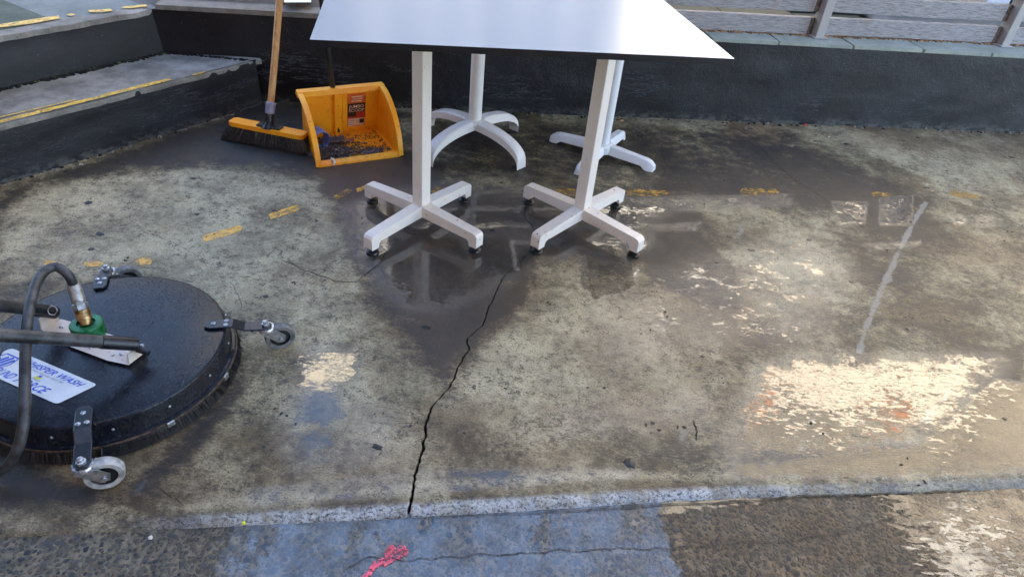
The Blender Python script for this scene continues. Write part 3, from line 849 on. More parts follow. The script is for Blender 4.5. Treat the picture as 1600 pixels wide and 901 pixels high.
    f(brown, [(560, 320), (840, 300), (1010, 330), (1150, 420), (1148, 480), (1000, 410), (840, 400), (830, 470), (740, 545), (700, 600), (640, 540), (560, 420)], .06, .8)
    f(brown, [(960, 440), (1150, 420), (1200, 560), (1000, 620), (900, 560)], .15, .5)
    f(brown, [(840, 620), (1200, 590), (1200, 680), (840, 690)], .08, .5)
    f(brown, [(1130, 190), (1230, 195), (1230, 230), (1130, 228)], .06, .9)
    f(brown, [(1300, 190), (1600, 200), (1600, 260), (1350, 230)], .12, .5)
    f(brown, [(250, 770), (700, 640), (1000, 700), (640, 770), (250, 800)], .10, .45)
    f(brown, [(1450, 370), (1600, 360), (1600, 430), (1480, 420)], .08, .6)
    f(brown, [(0, 650), (330, 640), (300, 780), (0, 800)], .1, .7)
    # scoured paler concrete: sweep left by the cleaner; sky sheen painted along the slab edge
    f(pale, [(0, 330), (100, 283), (300, 262), (440, 272), (500, 305), (535, 360), (555, 420), (580, 520), (500, 560), (360, 540), (250, 430), (0, 440)], .02, .8)
    f(pale, [(560, 480), (680, 600), (650, 740), (560, 720), (520, 600)], .12, .6)
    f(pale, [(720, 560), (850, 440), (960, 440), (1140, 500), (1120, 640), (850, 700), (690, 640)], .12, .8)
    f(pale, [(1130, 370), (1330, 340), (1380, 420), (1300, 520), (1170, 500)], .12, .6)
    f(pale, [(1000, 195), (1250, 200), (1420, 260), (1480, 300), (1600, 330), (1600, 215), (1200, 185)], .06, .45)
    for a, b in (((270, 793), (640, 762)), ((640, 762), (900, 742)), ((900, 742), (1150, 742))):
        A, B = G(*a), G(*b)
        pale = np.maximum(pale, .9 * np.exp(-(seg_dist(px, py, A.x, A.y, B.x, B.y) / .014) ** 2))  # pale band along the lip, painted for its bright sky sheen
    crack = np.zeros((nr, nc))
    crack[:, nl:nl + nm] = [0, .0, 1, 1, 1, .0, 0]
    crack *= np.clip(wc * 1e3 / 1.2, .35, 1)[:, None]
    lipm = np.clip((-.006 - t) / .010, 0, 1)[:, None] * np.clip((X + .72) / .35, .05, 1) * np.clip((.95 - X) / .5, .25, 1)
    joint = z0.copy()
    jp = [(1447, 316), (1432, 340), (1420, 362), (1405, 392), (1390, 425), (1378, 450), (1366, 480), (1352, 515), (1343, 550)]
    jl = [.80, .85, .80, .85, .75, .8, .75, .66, .5]
    for (qa, qb, am) in zip(jp[:-1], jp[1:], jl):
        A, B = G(*qa), G(*qb)
        joint = np.maximum(joint, am * np.exp(-(seg_dist(px, py, A.x, A.y, B.x, B.y) / .0125) ** 2))
    for (qa, qb, am) in (((1180, 310), (1140, 400), .42), ((1085, 560), (1065, 690), .40), ((1500, 590), (1420, 690), .5), ((1290, 610), (1250, 700), .5)):
        A, B = G(*qa), G(*qb)
        joint = np.maximum(joint, am * np.exp(-(seg_dist(px, py, A.x, A.y, B.x, B.y) / .014) ** 2))
    for nm_, chans in (('masks', (film, damp, brown, joint)), ('marks', (crack.ravel(), pale, lipm.ravel()))):
        a = me.attributes.new(nm_, 'FLOAT_COLOR', 'POINT')
        d = np.zeros((len(px), 4), np.float32)
        for j, c in enumerate(chans):
            d[:, j] = c
        a.data.foreach_set('color', d.ravel())
    me.materials.append(M['floor'])
    ob = bpy.data.objects.new('terrace_floor', me)
    COL.objects.link(ob)
    tag(ob, kind='structure')
    return ob
floor = build_floor()

# street ground far around
gb = MB()
gb.add([(-60, -60, -.12), (60, -60, -.12), (60, 60, -.12), (-60, 60, -.12)], [(0, 1, 2, 3)])
ground = tag(gb.build('ground', M['ground']), kind='structure')

# washed-aggregate footpath in front of the slab
AZ = -0.0170
pv = MB()
def lipy(x):
    return float(lip(np.float64(x)))
xs = [-3 + i * .1 for i in range(66)]
a_ = [Vector((x, lipy(x) - .022, AZ)) for x in xs]
b_ = [Vector((x, -2.6, AZ)) for x in xs]
pv.add(a_ + b_, [(i, i + 1, len(xs) + i + 1, len(xs) + i) for i in range(len(xs) - 1)])
path = tag(pv.build('footpath', M['agg']), kind='structure')

def stone_mesh(seed):
    n = 9
    vs = []
    st = .6 + .35 * random.random()
    rad = [(.8 + .45 * random.random()) for _ in range(n)]
    for k_, z in ((1.0, -.15), (.94, .10), (.66, .20)):
        for j in range(n):
            a = 2 * math.pi * j / n + .2 * math.sin(seed)
            vs.append((rad[j] * k_ * math.cos(a), rad[j] * k_ * st * math.sin(a), z))
    fs = [(l * n + j, l * n + (j + 1) % n, (l + 1) * n + (j + 1) % n, (l + 1) * n + j) for l in (0, 1) for j in range(n)] + [tuple(2 * n + j for j in range(n))]
    return vs, fs
protos = [stone_mesh(i) for i in range(9)]
pme = []
for i, (vs, fs) in enumerate(protos):
    me = bpy.data.meshes.new('stone')
    me.from_pydata(vs, [], fs)
    me.materials.append(M['stone'])
    for p in me.polygons: p.use_smooth = True
    pme.append(me)
cand = []
cell = {}
tries = 0
while len(cand) < 5200 and tries < 80000:
    tries += 1
    x = random.uniform(-1.05, 1.5)
    yy = random.uniform(.42, 1.2)
    if yy > lipy(x) - .028: continue
    r = min(.0105, .0024 + abs(random.gauss(0, .0029)))
    kx, ky = int(x / .03), int(yy / .03)
    ok = True
    for i in (-1, 0, 1):
        for j in (-1, 0, 1):
            for (qx, qy, qr) in cell.get((kx + i, ky + j), ()):
                if (qx - x) ** 2 + (qy - yy) ** 2 < (.80 * (qr + r)) ** 2:
                    ok = False
    if not ok: continue
    cell.setdefault((kx, ky), []).append((x, yy, r))
    cand.append((x, yy, r))
def shows(c):
    v = Vector((c[0], c[1], AZ)) - CAM
    z = v.dot(_fw)
    return abs(v.dot(_rt) / z * CAM_F) < 800 and abs(v.dot(_up) / z * CAM_F) < 450
vis = sorted([c for c in cand if shows(c)], key=lambda c: -c[2])
big = set(vis[:300])
sv, sf, st_ = [], [], []
for c in cand:
    x, yy, r = c
    ang = random.random() * 6.283 if random.random() < .3 else random.gauss(.9, .5)
    pi_ = random.randrange(len(protos))
    h = min(r, .006) * .30
    if c in big:
        o = bpy.data.objects.new('stone', pme[pi_])
        COL.objects.link(o)
        o.parent = path
        o.location = (x, yy, AZ)
        o.rotation_euler = (0, 0, ang)
        o.scale = (r, r, h)
    else:
        vs, fs = protos[pi_]
        b0 = len(sv)
        ca, sa = math.cos(ang), math.sin(ang)
        sv += [(x + r * (ca * v[0] - sa * v[1]), yy + r * (sa * v[0] + ca * v[1]), AZ + h * v[2]) for v in vs]
        sf += [tuple(i + b0 for i in f_) for f_ in fs]
        st_ += [random.random()] * len(vs)
me = bpy.data.meshes.new('small_stones')
me.from_pydata(sv, [], sf)
me.materials.append(M['stone'])
for p in me.polygons: p.use_smooth = True
at = me.attributes.new('tint', 'FLOAT', 'POINT')
at.data.foreach_set('value', np.array(st_, np.float32))
o = bpy.data.objects.new('small_stones', me)
COL.objects.link(o)
o.parent = path
tag(o, kind='stuff')

# cracks, joints, gum, paint lying in or on the floor
def fz(p):
    return .0012 * math.sin(p.x * 3.1 + p.y * 1.7) + .0008 * math.sin(p.x * 7.3 - p.y * 5.1)
def on_floor(poly, w0, w1, name='hairline_crack', mat='crackdirt', z=.0022, parent=None, amp=.006, seed=0, step=.008):
    mb = MB()
    ribbon(mb, jag([G(*q) for q in poly], step, amp, seed), w0, w1, z if parent is not None else (lambda p: fz(p) + .0007), seed)
    return mb.build(name, M[mat], parent or floor)
on_floor([(1150, 200), (1178, 218), (1210, 255), (1245, 285), (1280, 306), (1310, 325), (1340, 348), (1372, 372), (1410, 392), (1470, 415), (1520, 440)], .0028, .0014, seed=1)
on_floor([(1520, 215), (1560, 238), (1600, 265), (1640, 285)], .002, .0012, seed=2)
on_floor([(440, 405), (470, 420), (495, 428), (525, 440), (560, 442)], .002, .003, seed=3)
on_floor([(560, 440), (590, 415), (605, 395)], .003, .002, seed=4)
on_floor([(200, 315), (205, 345), (230, 365), (262, 375), (300, 395), (330, 420)], .0012, .001, seed=5)
on_floor([(1085, 655), (1090, 690)], .005, .003, seed=6)
on_floor([(250, 762), (270, 775), (290, 791)], .0012, .0012, seed=7)
on_floor([(300, 525), (345, 500), (372, 480)], .0015, .001, seed=8)
on_floor([(360, 440), (372, 462), (378, 482)], .0015, .001, seed=9)
on_floor([(1035, 240), (1040, 262), (1030, 285)], .002, .001, seed=10)
on_floor([(640, 215), (655, 240)], .002, .001, seed=11)
on_floor([(870, 205), (900, 198), (940, 201)], .002, .001, seed=12)
# joints in the footpath
on_floor([(540, 880), (570, 862), (640, 868), (700, 862), (760, 858), (830, 856), (900, 852), (980, 850), (1060, 848), (1150, 840), (1230, 838), (1300, 826), (1370, 808), (1400, 800)], .0018, .0024, 'joint', 'joint', AZ + .0020, path, .006, 22)
on_floor([(620, 800), (700, 799), (780, 796), (860, 793), (960, 787), (1040, 781), (1140, 778), (1250, 768), (1330, 766), (1420, 762), (1500, 760), (1560, 753), (1610, 746), (1680, 736)], .0015, .005, 'joint', 'joint', AZ + .0028, path, .003, 23)

GUM = [(985, 723, .014, 1.2), (664, 511, .009, 2.0), (590, 698, .009, 1.5), (156, 365, .010, 1.7), (138, 316, .009, 1.5), (415, 463, .007, 1.3), (142, 389, .008, 1.4), (302, 279, .008, 1.6),
       (868, 224, .009, 2.2), (1140, 370, .008, 1.4), (1174, 391, .009, 1.6), (1264, 375, .008, 1.6), (1322, 225, .010, 1.8), (1228, 209, .009, 1.8), (1275, 221, .008, 1.8), (1095, 256, .010, 1.8), (1098, 214, .009, 2.0),
       (1172, 201, .008, 2), (1580, 246, .009, 1.9), (1435, 215, .007, 2), (1098, 556, .006, 1.0), (944, 606, .005, 1), (412, 697, .004, 1), (1570, 654, .005, 1.3), (1448, 293, .009, 2.0), (1240, 272, .006, 2), (1000, 213, .008, 2),
       (1120, 410, .006, 1.3), (1330, 440, .006, 1.4), (1480, 500, .008, 1.6), (1020, 660, .005, 1.2), (770, 360, .006, 2), (525, 250, .006, 2), (308, 335, .006, 1.6), (430, 330, .006, 2), (1175, 440, .004, 1.5), (720, 345, .005, 2), (495, 345, .005, 1.5)]
for i, (x, y, r, s_) in enumerate(GUM):
    mb = MB()
    blob(mb, G(x, y) + Vector((0, 0, fz(G(x, y)) + .0004)), r, .0014, i, 14, s_, random.uniform(-.4, .4), rough=.5)
    mb.build('gum_spot', M['gum'], floor, smooth=True)
for i in range(70):      # little grit and leaf crumbs
    mb = MB()
    if i < 25:
        q = G(random.uniform(700, 1600), random.uniform(190, 330))
    else:
        q = G(random.uniform(0, 1600), random.uniform(230, 760))
    for j in range(2):
        blob(mb, q + Vector((random.uniform(-.02, .02), random.uniform(-.02, .02), .001)), random.uniform(.0012, .0035), .002, i * 3 + j, 7, random.uniform(1, 2.4), random.random() * 3)
    mb.build('grit', M[random.choice(['gum', 'gum', 'leaf', 'leaf', 'chip_white'])], floor)

def mark(poly, mat='yellow', z=.0024, parent=None, name='paint_mark'):
    """a thin hand-painted dash with an uneven outline"""
    mb = MB()
    P = [G(*q) for q in poly]
    c = sum(P, Vector()) / len(P)
    out = []
    for i in range(len(P)):
        a, b = P[i], P[(i + 1) % len(P)]
        for j in range(5):
            q = a.lerp(b, j / 5)
            q = c + (q - c) * (1 + .12 * mnoise.noise(Vector((q.x * 90, q.y * 90, 2))))
            out.append(q)
    mb.add([Vector((q.x, q.y, fz(q) + .0008)) for q in out], [tuple(range(len(out)))])
    return mb.build(name, M[mat], parent or floor)
def dash(x0, y0, x1, y1, w_, mat='yellow'):
    mark([(x0, y0 - w_ * .2), (x0 + 3, y0 + w_ * .6), (x1 - 3, y1 + w_ * .5), (x1 + 3, y1 - w_ * .1), (x1 - 2, y1 - w_ * .6), (x0 + 6, y0 - w_ * .6)], mat)
def oval(x, y, rx, ry, mat='yellow'):
    mark([(x + rx * math.cos(a * .785), y + ry * math.sin(a * .785)) for a in range(8)], mat)
oval(78, 411, 10, 5); oval(146, 412, 16, 5); oval(225, 408, 13, 7)
dash(316, 373, 376, 358, 10); dash(420, 338, 466, 326, 9); dash(522, 308, 548, 299, 8, 'yellow_wet'); dash(556, 297, 572, 294, 6)
dash(672, 300, 690, 296, 8, 'yellow_wet'); dash(868, 299, 902, 301, 10, 'yellow_wet'); dash(978, 300, 1042, 302, 9, 'yellow_wet')
dash(1155, 300, 1215, 302, 10, 'yellow_wet'); dash(1360, 303, 1392, 305, 6, 'yellow_wet'); dash(1482, 302, 1528, 307, 8, 'yellow_wet')

# pink sprayed marks on the footpath
mp = MB()
for i, (x, y, r) in enumerate([(612, 858, .010), (626, 856, .009), (620, 868, .012), (606, 868, .008), (632, 862, .007)]):
    blob(mp, G(x, y, AZ) + Vector((0, 0, .0026)), r, .0006, i, 12, 1.1, .3, rough=.6)
mp.build('spray_mark', M['pink'], path)
mp = MB()
for i, (x, y, r) in enumerate([(600, 878, .009), (590, 880, .009), (582, 887, .007), (577, 895, .007), (570, 902, .007), (608, 877, .006)]):
    blob(mp, G(x, y, AZ) + Vector((0, 0, .0026)), r, .0006, i + 9, 12, 1.1, .3, rough=.6)
mp.build('spray_mark', M['pink'], path)
mb = MB(); blob(mb, G(381, 817, AZ) + Vector((0, 0, .002)), .0048, .004, 2, 6, rough=.15)
tag(mb.build('plastic_scrap', M['yellow_bit']), 'tiny lime yellow plastic scrap on the dark footpath stones', 'litter')
mb = MB(); blob(mb, G(235, 840, AZ) + Vector((0, 0, .002)), .0045, .002, 5, 8, rough=.4)
tag(mb.build('paper_scrap', M['chip_white']), 'tiny pale lilac scrap lying on the footpath stones at lower left', 'litter')
mb = MB(); blob(mb, G(1258, 196) + Vector((0, 0, .002)), .007, .006, 7, 7, 1.6, .8, rough=.4)
tag(mb.build('plastic_scrap', M['red_bit']), 'small red plastic scrap at the foot of the charcoal wall', 'litter')
mb = MB(); blob(mb, G(968, 188) + Vector((0, 0, .002)), .012, .004, 8, 9, 1.7, .2, rough=.5)
tag(mb.build('dry_leaf', M['litter_tan']), 'small tan leaf on the floor by the charcoal wall behind the tables', 'leaf')

# ================================================================== WALL, STEPS, UPPER PAVEMENT
WZ = 0.368
W0, W1, W2 = Vector((-1.62, 2.795, 0)), Vector((.526, 3.135, 0)), Vector((3.6, 3.662, 0))
LEAN = Vector((-.006, .022, 0))
def bumpy_wall(mb, pts, z0, z1, lean, n, seed=0, rows=9):
    """a hand-rendered wall face, slightly uneven"""
    tot = [0]
    for a, b in zip(pts[:-1], pts[1:]): tot.append(tot[-1] + (b - a).length)
    vs = []
    for i in range(n + 1):
        d = tot[-1] * i / n
        for kseg in range(len(pts) - 1):
            if d <= tot[kseg + 1] + 1e-6: break
        p = pts[kseg].lerp(pts[kseg + 1], (d - tot[kseg]) / (tot[kseg + 1] - tot[kseg]))
        dirv = (pts[kseg + 1] - pts[kseg]).normalized()
        nv = Vector((dirv.y, -dirv.x, 0))
        for r_ in range(rows + 1):
            f_ = r_ / rows
            q = p + lean * f_ + Vector((0, 0, z0 + (z1 - z0) * f_))
            amp = .0055 * mnoise.noise(Vector((q.x * 5, q.z * 14, seed))) + .002 * mnoise.noise(Vector((q.x * 19, q.z * 30, seed)))
            if r_ == 0: amp += .008 * mnoise.noise(Vector((q.x * 9, 2, seed)))
            vs.append(q + nv * amp)
    m_ = rows + 1
    mb.add(vs, [(i * m_ + r_, (i + 1) * m_ + r_, (i + 1) * m_ + r_ + 1, i * m_ + r_ + 1) for i in range(n) for r_ in range(rows)])
wall = thing('retaining_wall', (.5, 3.15, 0), 'long low charcoal painted wall behind the tables with stone coping', 'wall')
mb = MB()
bumpy_wall(mb, [W0, W1, W2], -.02, WZ, LEAN, 150, 1)
bumpy_wall(mb, [W2 + Vector((-.03, .2, 0)), W1 + Vector((-.03, .2, 0)), W0 + Vector((-.03, .2, 0))], -.02, WZ, Vector((0, 0, 0)), 40, 4)
mb.build('wall_face', M['char'], wall, smooth=True)
wd = (W2 - W1).normalized(); wn_ = Vector((-wd.y, wd.x, 0)); wang = math.atan2(wd.y, wd.x)
# green stone coping, tile by tile
cuts = [-.55, -.19, .17, .45, .79, 1.116, 1.485, 1.843, 2.20, 2.56, 2.92, 3.28]
for a, b in zip(cuts[:-1], cuts[1:]):
    mb = MB()
    g_ = .0035
    def onw(x, off, z):
        t_ = (x - W1.x) / wd.x
        return W1 + LEAN + wd * t_ + wn_ * off + Vector((0, 0, z))
    j = [random.uniform(-.004, .004) for _ in range(4)]
    lo = [onw(a + g_, -.004 + j[0], WZ + .001), onw(b - g_, -.004 + j[1], WZ + .001), onw(b - g_, .165, WZ + .001), onw(a + g_, .165, WZ + .001)]
    up_ = [onw(a + g_ + .002, -.002 + j[0], WZ + .017 + j[2] * .4), onw(b - g_ - .002, -.002 + j[1], WZ + .017 + j[3] * .4), onw(b - g_ - .002, .165, WZ + .017 + j[3] * .4), onw(a + g_ + .002, .165, WZ + .017 + j[2] * .4)]
    mb.hull(lo, up_)
    mb.build('coping_tile', M['pale_tile'], wall, bevel=.003)
mb = MB()
def onl(x, off, z):
    d_ = (W1 - W0).normalized()
    return W0 + LEAN + d_ * ((x - W0.x) / d_.x) + Vector((-d_.y, d_.x, 0)) * off + Vector((0, 0, z))
mb.hull([onl(-1.57, -.006, WZ + .001), onl(-.56, -.006, WZ + .001), onl(-.56, .5, WZ + .001), onl(-1.57, .5, WZ + .001)],
        [onl(-1.57, -.003, WZ + .019), onl(-.56, -.003, WZ + .022), onl(-.56, .5, WZ + .024), onl(-1.57, .5, WZ + .022)])
mb.build('concrete_ledge', M['ledge'], wall, bevel=.006)
mb = MB()
mb.hull([onl(-1.62, .10, WZ + .02), onl(-.56, .10, WZ + .022), onl(-.56, .45, WZ + .02), onl(-1.62, .45, WZ + .02)],
        [onl(-1.62, .115, WZ + .045), onl(-.56, .115, WZ + .05), onl(-.56, .45, WZ + .06), onl(-1.62, .45, WZ + .055)])
mb.build('ledge_kerb', M['ledge'], wall, bevel=.008)
# crumbs of render and dirt packed along the foot of the wall
mb = MB()
for i in range(200):
    t_ = random.random()
    p = W0.lerp(W1, t_ / .42) if t_ < .42 else W1.lerp(W2, (t_ - .42) / .58)
    blob(mb, p + wn_ * -random.uniform(.0, .030) + Vector((0, 0, .001)), random.uniform(.002, .008), random.uniform(.002, .006), i, 7, random.uniform(1, 2), random.random() * 3, m=random.choice([0, 0, 1, 2]))
tag(mb.build('wall_foot_crumbs', [M['edge_stone'], M['crackdirt'], M['tread']], wall), kind='stuff')
mb = MB(); blob(mb, onw(1.52, -.004, .245), .012, .01, 3, 8)
# paper on the ledge
mb = MB()
mb.hull([G(444, 4, .415), G(486, 4, .415), G(484, -30, .415), G(446, -30, .415)], [G(444, 4, .42), G(486, 4, .42), G(484, -30, .42), G(446, -30, .42)])
tag(mb.build('paper_sheet', M['paper']), 'white card lying on the concrete ledge beyond the broom handle', 'paper')

# steps at the left
Z1, Z2 = .193, .366
s1a, s1b = Vector((-1.755, 1.935, 0)), Vector((-1.197, 2.817, 0))
sdir = (s1b - s1a).normalized()
sn = Vector((-sdir.y, sdir.x, 0))                      # points up the flight
s1a = s1a - sdir * 1.3
def step_thing(name, a, b, z0, z1, depth, label, extend, noff=0.0):
    t_ = thing(name, (a + b) / 2, label, 'step')
    mb = MB()
    bumpy_wall(mb, [a, b], z0 - .02, z1 - .006, sn * .012, 90, hash(name) % 50)
    mb.build('riser', M['char'], t_, smooth=True)
    return t_
low = thing('concrete_step', s1b, 'lower concrete step with charcoal riser and yellow edge line beside the broom', 'step')
mb = MB(); bumpy_wall(mb, [s1a, s1b + sdir * .02], -.02, Z1 - .004, sn * .012, 90, 11)
mb.build('riser', M['char'], low, smooth=True)
# tread, subdivided with a worn front edge
def tread(mb, a, b, off, depth, z, n, seed, wob=.004):
    vs = []
    rows = [0, .0, .006, .02, .05, .1, .16, .24, 1.0]
    for i in range(n + 1):
        p = a.lerp(b, i / n)
        for r_, f_ in enumerate(rows):
            d_ = off + depth * f_ + (wob * mnoise.noise(Vector((p.x * 22, p.y * 22, seed))) if r_ < 3 else 0)
            zz = z + .003 * mnoise.noise(Vector((p.x * 9, p.y * 9, f_ * 4 + seed)))
            if r_ == 0: zz -= .02
            elif r_ == 1: zz -= .005 + .003 * mnoise.noise(Vector((p.x * 45, p.y * 45, seed)))
            vs.append(p + sn * d_ + Vector((0, 0, zz)))
    m_ = len(rows)
    mb.add(vs, [(i * m_ + r_, (i + 1) * m_ + r_, (i + 1) * m_ + r_ + 1, i * m_ + r_ + 1) for i in range(n) for r_ in range(m_ - 1)],)
mb = MB(); tread(mb, s1a, s1b + sdir * .05, .009, .62, Z1, 160, 2)
mb.build('tread', M['tread'], low, smooth=True)
def strip(a, b, z, w_, name, mat, parent, seed, amp=.5):
    mb = MB()
    n = 120
    vs = []
    for i in range(n + 1):
        p = a.lerp(b, i / n)
        j1 = mnoise.noise(Vector((p.x * 30, p.y * 30, seed))) * amp
        j2 = mnoise.noise(Vector((p.x * 30, p.y * 30, seed + 5))) * amp
        vs += [p + sn * (w_ * j1 * .5) + Vector((0, 0, z)), p + sn * (w_ * (1 + j2 * .5)) + Vector((0, 0, z))]
    mb.add(vs, [(2 * i, 2 * i + 2, 2 * i + 3, 2 * i + 1) for i in range(n)])
    return mb.build(name, M[mat], parent)
def sline(x0, y0, x1, y1, z, w_, parent, seed):
    a, b = G(x0, y0, z), G(x1, y1, z)
    a.z = b.z = 0
    strip(a, b, z, w_, 'yellow_line', 'yellow_step', parent, seed)
sline(-200, 243, 268, 125, Z1 + .0042, .024, low, 1)
sline(-200, 230, 120, 156, Z1 + .0042, .008, low, 2)
sline(303, 118, 322, 113, Z1 + .0042, .012, low, 4)
# pale chipped paint at the arris
strip(s1a + sn * .011, s1b + sn * .011, Z1 + .0035, .012, 'worn_edge', 'edge_stone', low, 6, .35)
hi = thing('concrete_step', Vector((-1.57, 2.82, 0)), 'upper charcoal step up to the green paved level at far left', 'step')
r2b = Vector((-1.566, 2.826, 0)); r2a = Vector((-1.902, 2.258, 0)) - sdir * 1.6
mb = MB(); bumpy_wall(mb, [r2a, r2b + sdir * .03], Z1 - .03, Z2 - .004, sn * .022 + sdir * -.004, 90, 23)
mb.build('riser', M['char'], hi, smooth=True)
mb = MB(); tread(mb, r2a, r2b + sdir * .02, .018, .075, Z2, 160, 9, .008)
mb.build('nosing', M['edge_stone'], hi, smooth=True)
# dirt and moss in the corner between tread and riser
mb = MB()
for i in range(520):
    p = r2a.lerp(r2b, random.random() ** .8) + sn * random.uniform(-.016, .004)
    blob(mb, p + Vector((0, 0, Z1)), random.uniform(.003, .009), random.uniform(.003, .007), i, 7, random.uniform(1, 2), random.random() * 3, m=random.choice([0, 0, 0, 0, 0, 1]) if i % 4 else 0)
tag(mb.build('corner_dirt', [M['crackdirt'], M['moss']], low), kind='stuff')
mb = MB()
for i in range(160):
    p = Vector((-1.566, 2.822, 0)).lerp(Vector((-1.19, 2.832, 0)), random.random()) + Vector((0, random.uniform(-.012, .006), 0))
    blob(mb, p + Vector((0, 0, Z1)), random.uniform(.002, .006), random.uniform(.002, .006), i, 7, random.uniform(1, 2), random.random() * 3)
tag(mb.build('corner_dirt', M['crackdirt'], low), kind='stuff')
mb = MB()
for i in range(120):
    p = s1a.lerp(s1b, random.random()) - sn * random.uniform(-.004, .014)
    blob(mb, p + Vector((0, 0, .001)), random.uniform(.002, .005), random.uniform(.001, .004), i, 7, random.uniform(1, 2.5), random.random() * 3, m=random.choice([0, 1]))
tag(mb.build('corner_dirt', [M['edge_stone'], M['crackdirt']], low), kind='stuff')

# upper pavement at the left (tiles) and beyond the wall
up_l = tag(MB().prism([(-3.4, -.2), (-1.965, 2.27), (-1.625, 2.84), (-1.62, 3.0), (-1.62, 6.5), (-7, 6.5), (-7, -.2)], .20, Z2 - .012).build('upper_pavement', M['ground']), kind='structure')
jd = Vector((.867, -.5, 0)).normalized(); jn = Vector((.5, .867, 0))
j0 = Vector((-1.782, 2.53, 0))
for iu in range(-4, 2):
    for iv in range(0, 4):
        # tiles run back from the nosing along -jd, side by side along jn
        a = j0 + jn * (iu * .42) - jd * (iv * .62) - jd * .06
        b = a + jn * .414
        c_, d_ = b - jd * .614, a - jd * .614
        if iu == 0:
            b = a + jn * .36; c_ = b - jd * .614
        if iu > 0: continue
        mb = MB()
        zz = Z2 + random.uniform(-.001, .002)
        mb.hull([Vector((*q.xy, Z2 - .02)) for q in (a, b, c_, d_)], [Vector((*q.xy, zz)) for q in (a, b, c_, d_)])
        mb.build('paving_tile', M['left_tile'] if iu < 0 else M['blue_tile'], up_l, bevel=.003)
def hline(pts, mat='yellow_step'):
    mb = MB()
    mb.add([G(*q, Z2 + .006) for q in pts], [tuple(range(len(pts)))])
    mb.build('yellow_line', M[mat], hi)
hline([(-30, 46), (-30, 36), (0, 38), (40, 32), (92, 24), (93, 29), (50, 37), (10, 42)])
hline([(104, 23), (112, 21), (118, 23), (110, 25)])
hline([(138, 16), (172, 14), (176, 17), (160, 19), (140, 19)])
hline([(190, 11), (228, 7), (230, 10), (205, 13), (190, 13)])

# pavement behind the slatted rail
up_r = MB()
up_r.prism([(-1.55, 3.36), (4.5, 3.98), (4.5, 6.6), (-1.55, 6.6)], .15, .348)
up_pav = tag(up_r.build('rear_pavement', M['ground']), kind='structure')
for iv in range(0, 3):
    for iu in range(-3, 7):
        a = Vector((1.0, 3.53, 0)) + wd * (iu * .42) + wn_ * (iv * .42)
        q = [a, a + wd * .412, a + wd * .412 + wn_ * .412, a + wn_ * .412]
        mb = MB(); zz = .365 + random.uniform(-.001, .001)
        mb.hull([Vector((*p.xy, .345)) for p in q], [Vector((*p.xy, zz)) for p in q])
        if iu <= 1: mb.build('paving_tile', M['green_tile'], up_pav, bevel=.003)
road = tag(MB().prism([(-40, 6.6), (40, 6.6), (40, 13.0), (-40, 13.0)], -.1, .20).build('road', M['asphalt']), kind='structure')

# ------------------------------------------------------------------ slatted timber rail on steel posts
F0, F1 = Vector((.64, 3.262, 0)), Vector((2.42, 3.632, 0))
fd = (F1 - F0).normalized(); fn = Vector((-fd.y, fd.x, 0)); fang = math.atan2(fd.y, fd.x)
rail = thing('slatted_fence', (1.33, 3.4, .372), 'weathered grey timber slat fence on grey steel posts along the wall top', 'fence')
posts_x = [-.66, .335, 1.33, 2.33, 3.33]
def onf(x, off, z):
    return F0 + fd * ((x - F0.x) / fd.x) + fn * off + Vector((0, 0, z))
for x in posts_x:
    mb = MB()
    mb.box(onf(x, .012, .386 + .215), (.044, .065, .43), fang)
    mb.build('post', M['post'], rail, bevel=.003)
    mb = MB()
    mb.box(onf(x, .014, .3875), (.075, .10, .005), fang)
    mb.build('post_foot', M['post'], rail, bevel=.002)
SL = [(.3895, .468), (.4955, .572), (.602, .680), (.709, .787)]
for x0, x1 in zip(posts_x[:-1], posts_x[1:]):
    for (za, zb) in SL:
        mb = MB()
        jz = random.uniform(-.003, .003)
        L = (x1 - x0) / fd.x - .050
        n = 14
        c0 = onf(x0, .022 + random.uniform(-.002, .002), 0) + fd * .025
        vs = []
        for i in range(n + 1):
            q = c0 + fd * (L * (1.0 if i == n else .975 * i / (n - 1)))
            wv = .0012 * mnoise.noise(Vector((q.x * 7, za * 30, 1)))
            sag = -.004 * math.sin(math.pi * i / n) if za > .45 else 0
            vs += [q + Vector((0, 0, za + jz + wv + sag)), q + Vector((0, 0, zb + jz + wv + sag)), q + fn * .028 + Vector((0, 0, zb + jz + wv + sag)), q + fn * .028 + Vector((0, 0, za + jz + wv + sag))]
        fs = [(4 * i + a, 4 * i + (a + 1) % 4, 4 * i + 4 + (a + 1) % 4, 4 * i + 4 + a) for i in range(n) for a in range(4)] + [(0, 3, 2, 1), (4 * n, 4 * n + 1, 4 * n + 2, 4 * n + 3)]
        mb.add(vs, fs)
        mb.mi = [1 if f_[0] >= 4 * (n - 1) and len(f_) == 4 else 0 for f_ in mb.f]
        mb.build('slat', [M['wood_grey'], M['wood_end']], rail, bevel=.003)
mb = MB()
for i in range(500):
    x = random.uniform(.5, 2.9)
    blob(mb, onf(x, random.uniform(.004, .03), .3855), random.uniform(.002, .006), random.uniform(.002, .006), i, 6, random.uniform(1, 2.6), random.random() * 3)
tag(mb.build('leaf_litter', M['litter_tan']), 'thin line of tan leaf litter under the bottom timber slat', 'litter', kind='stuff')

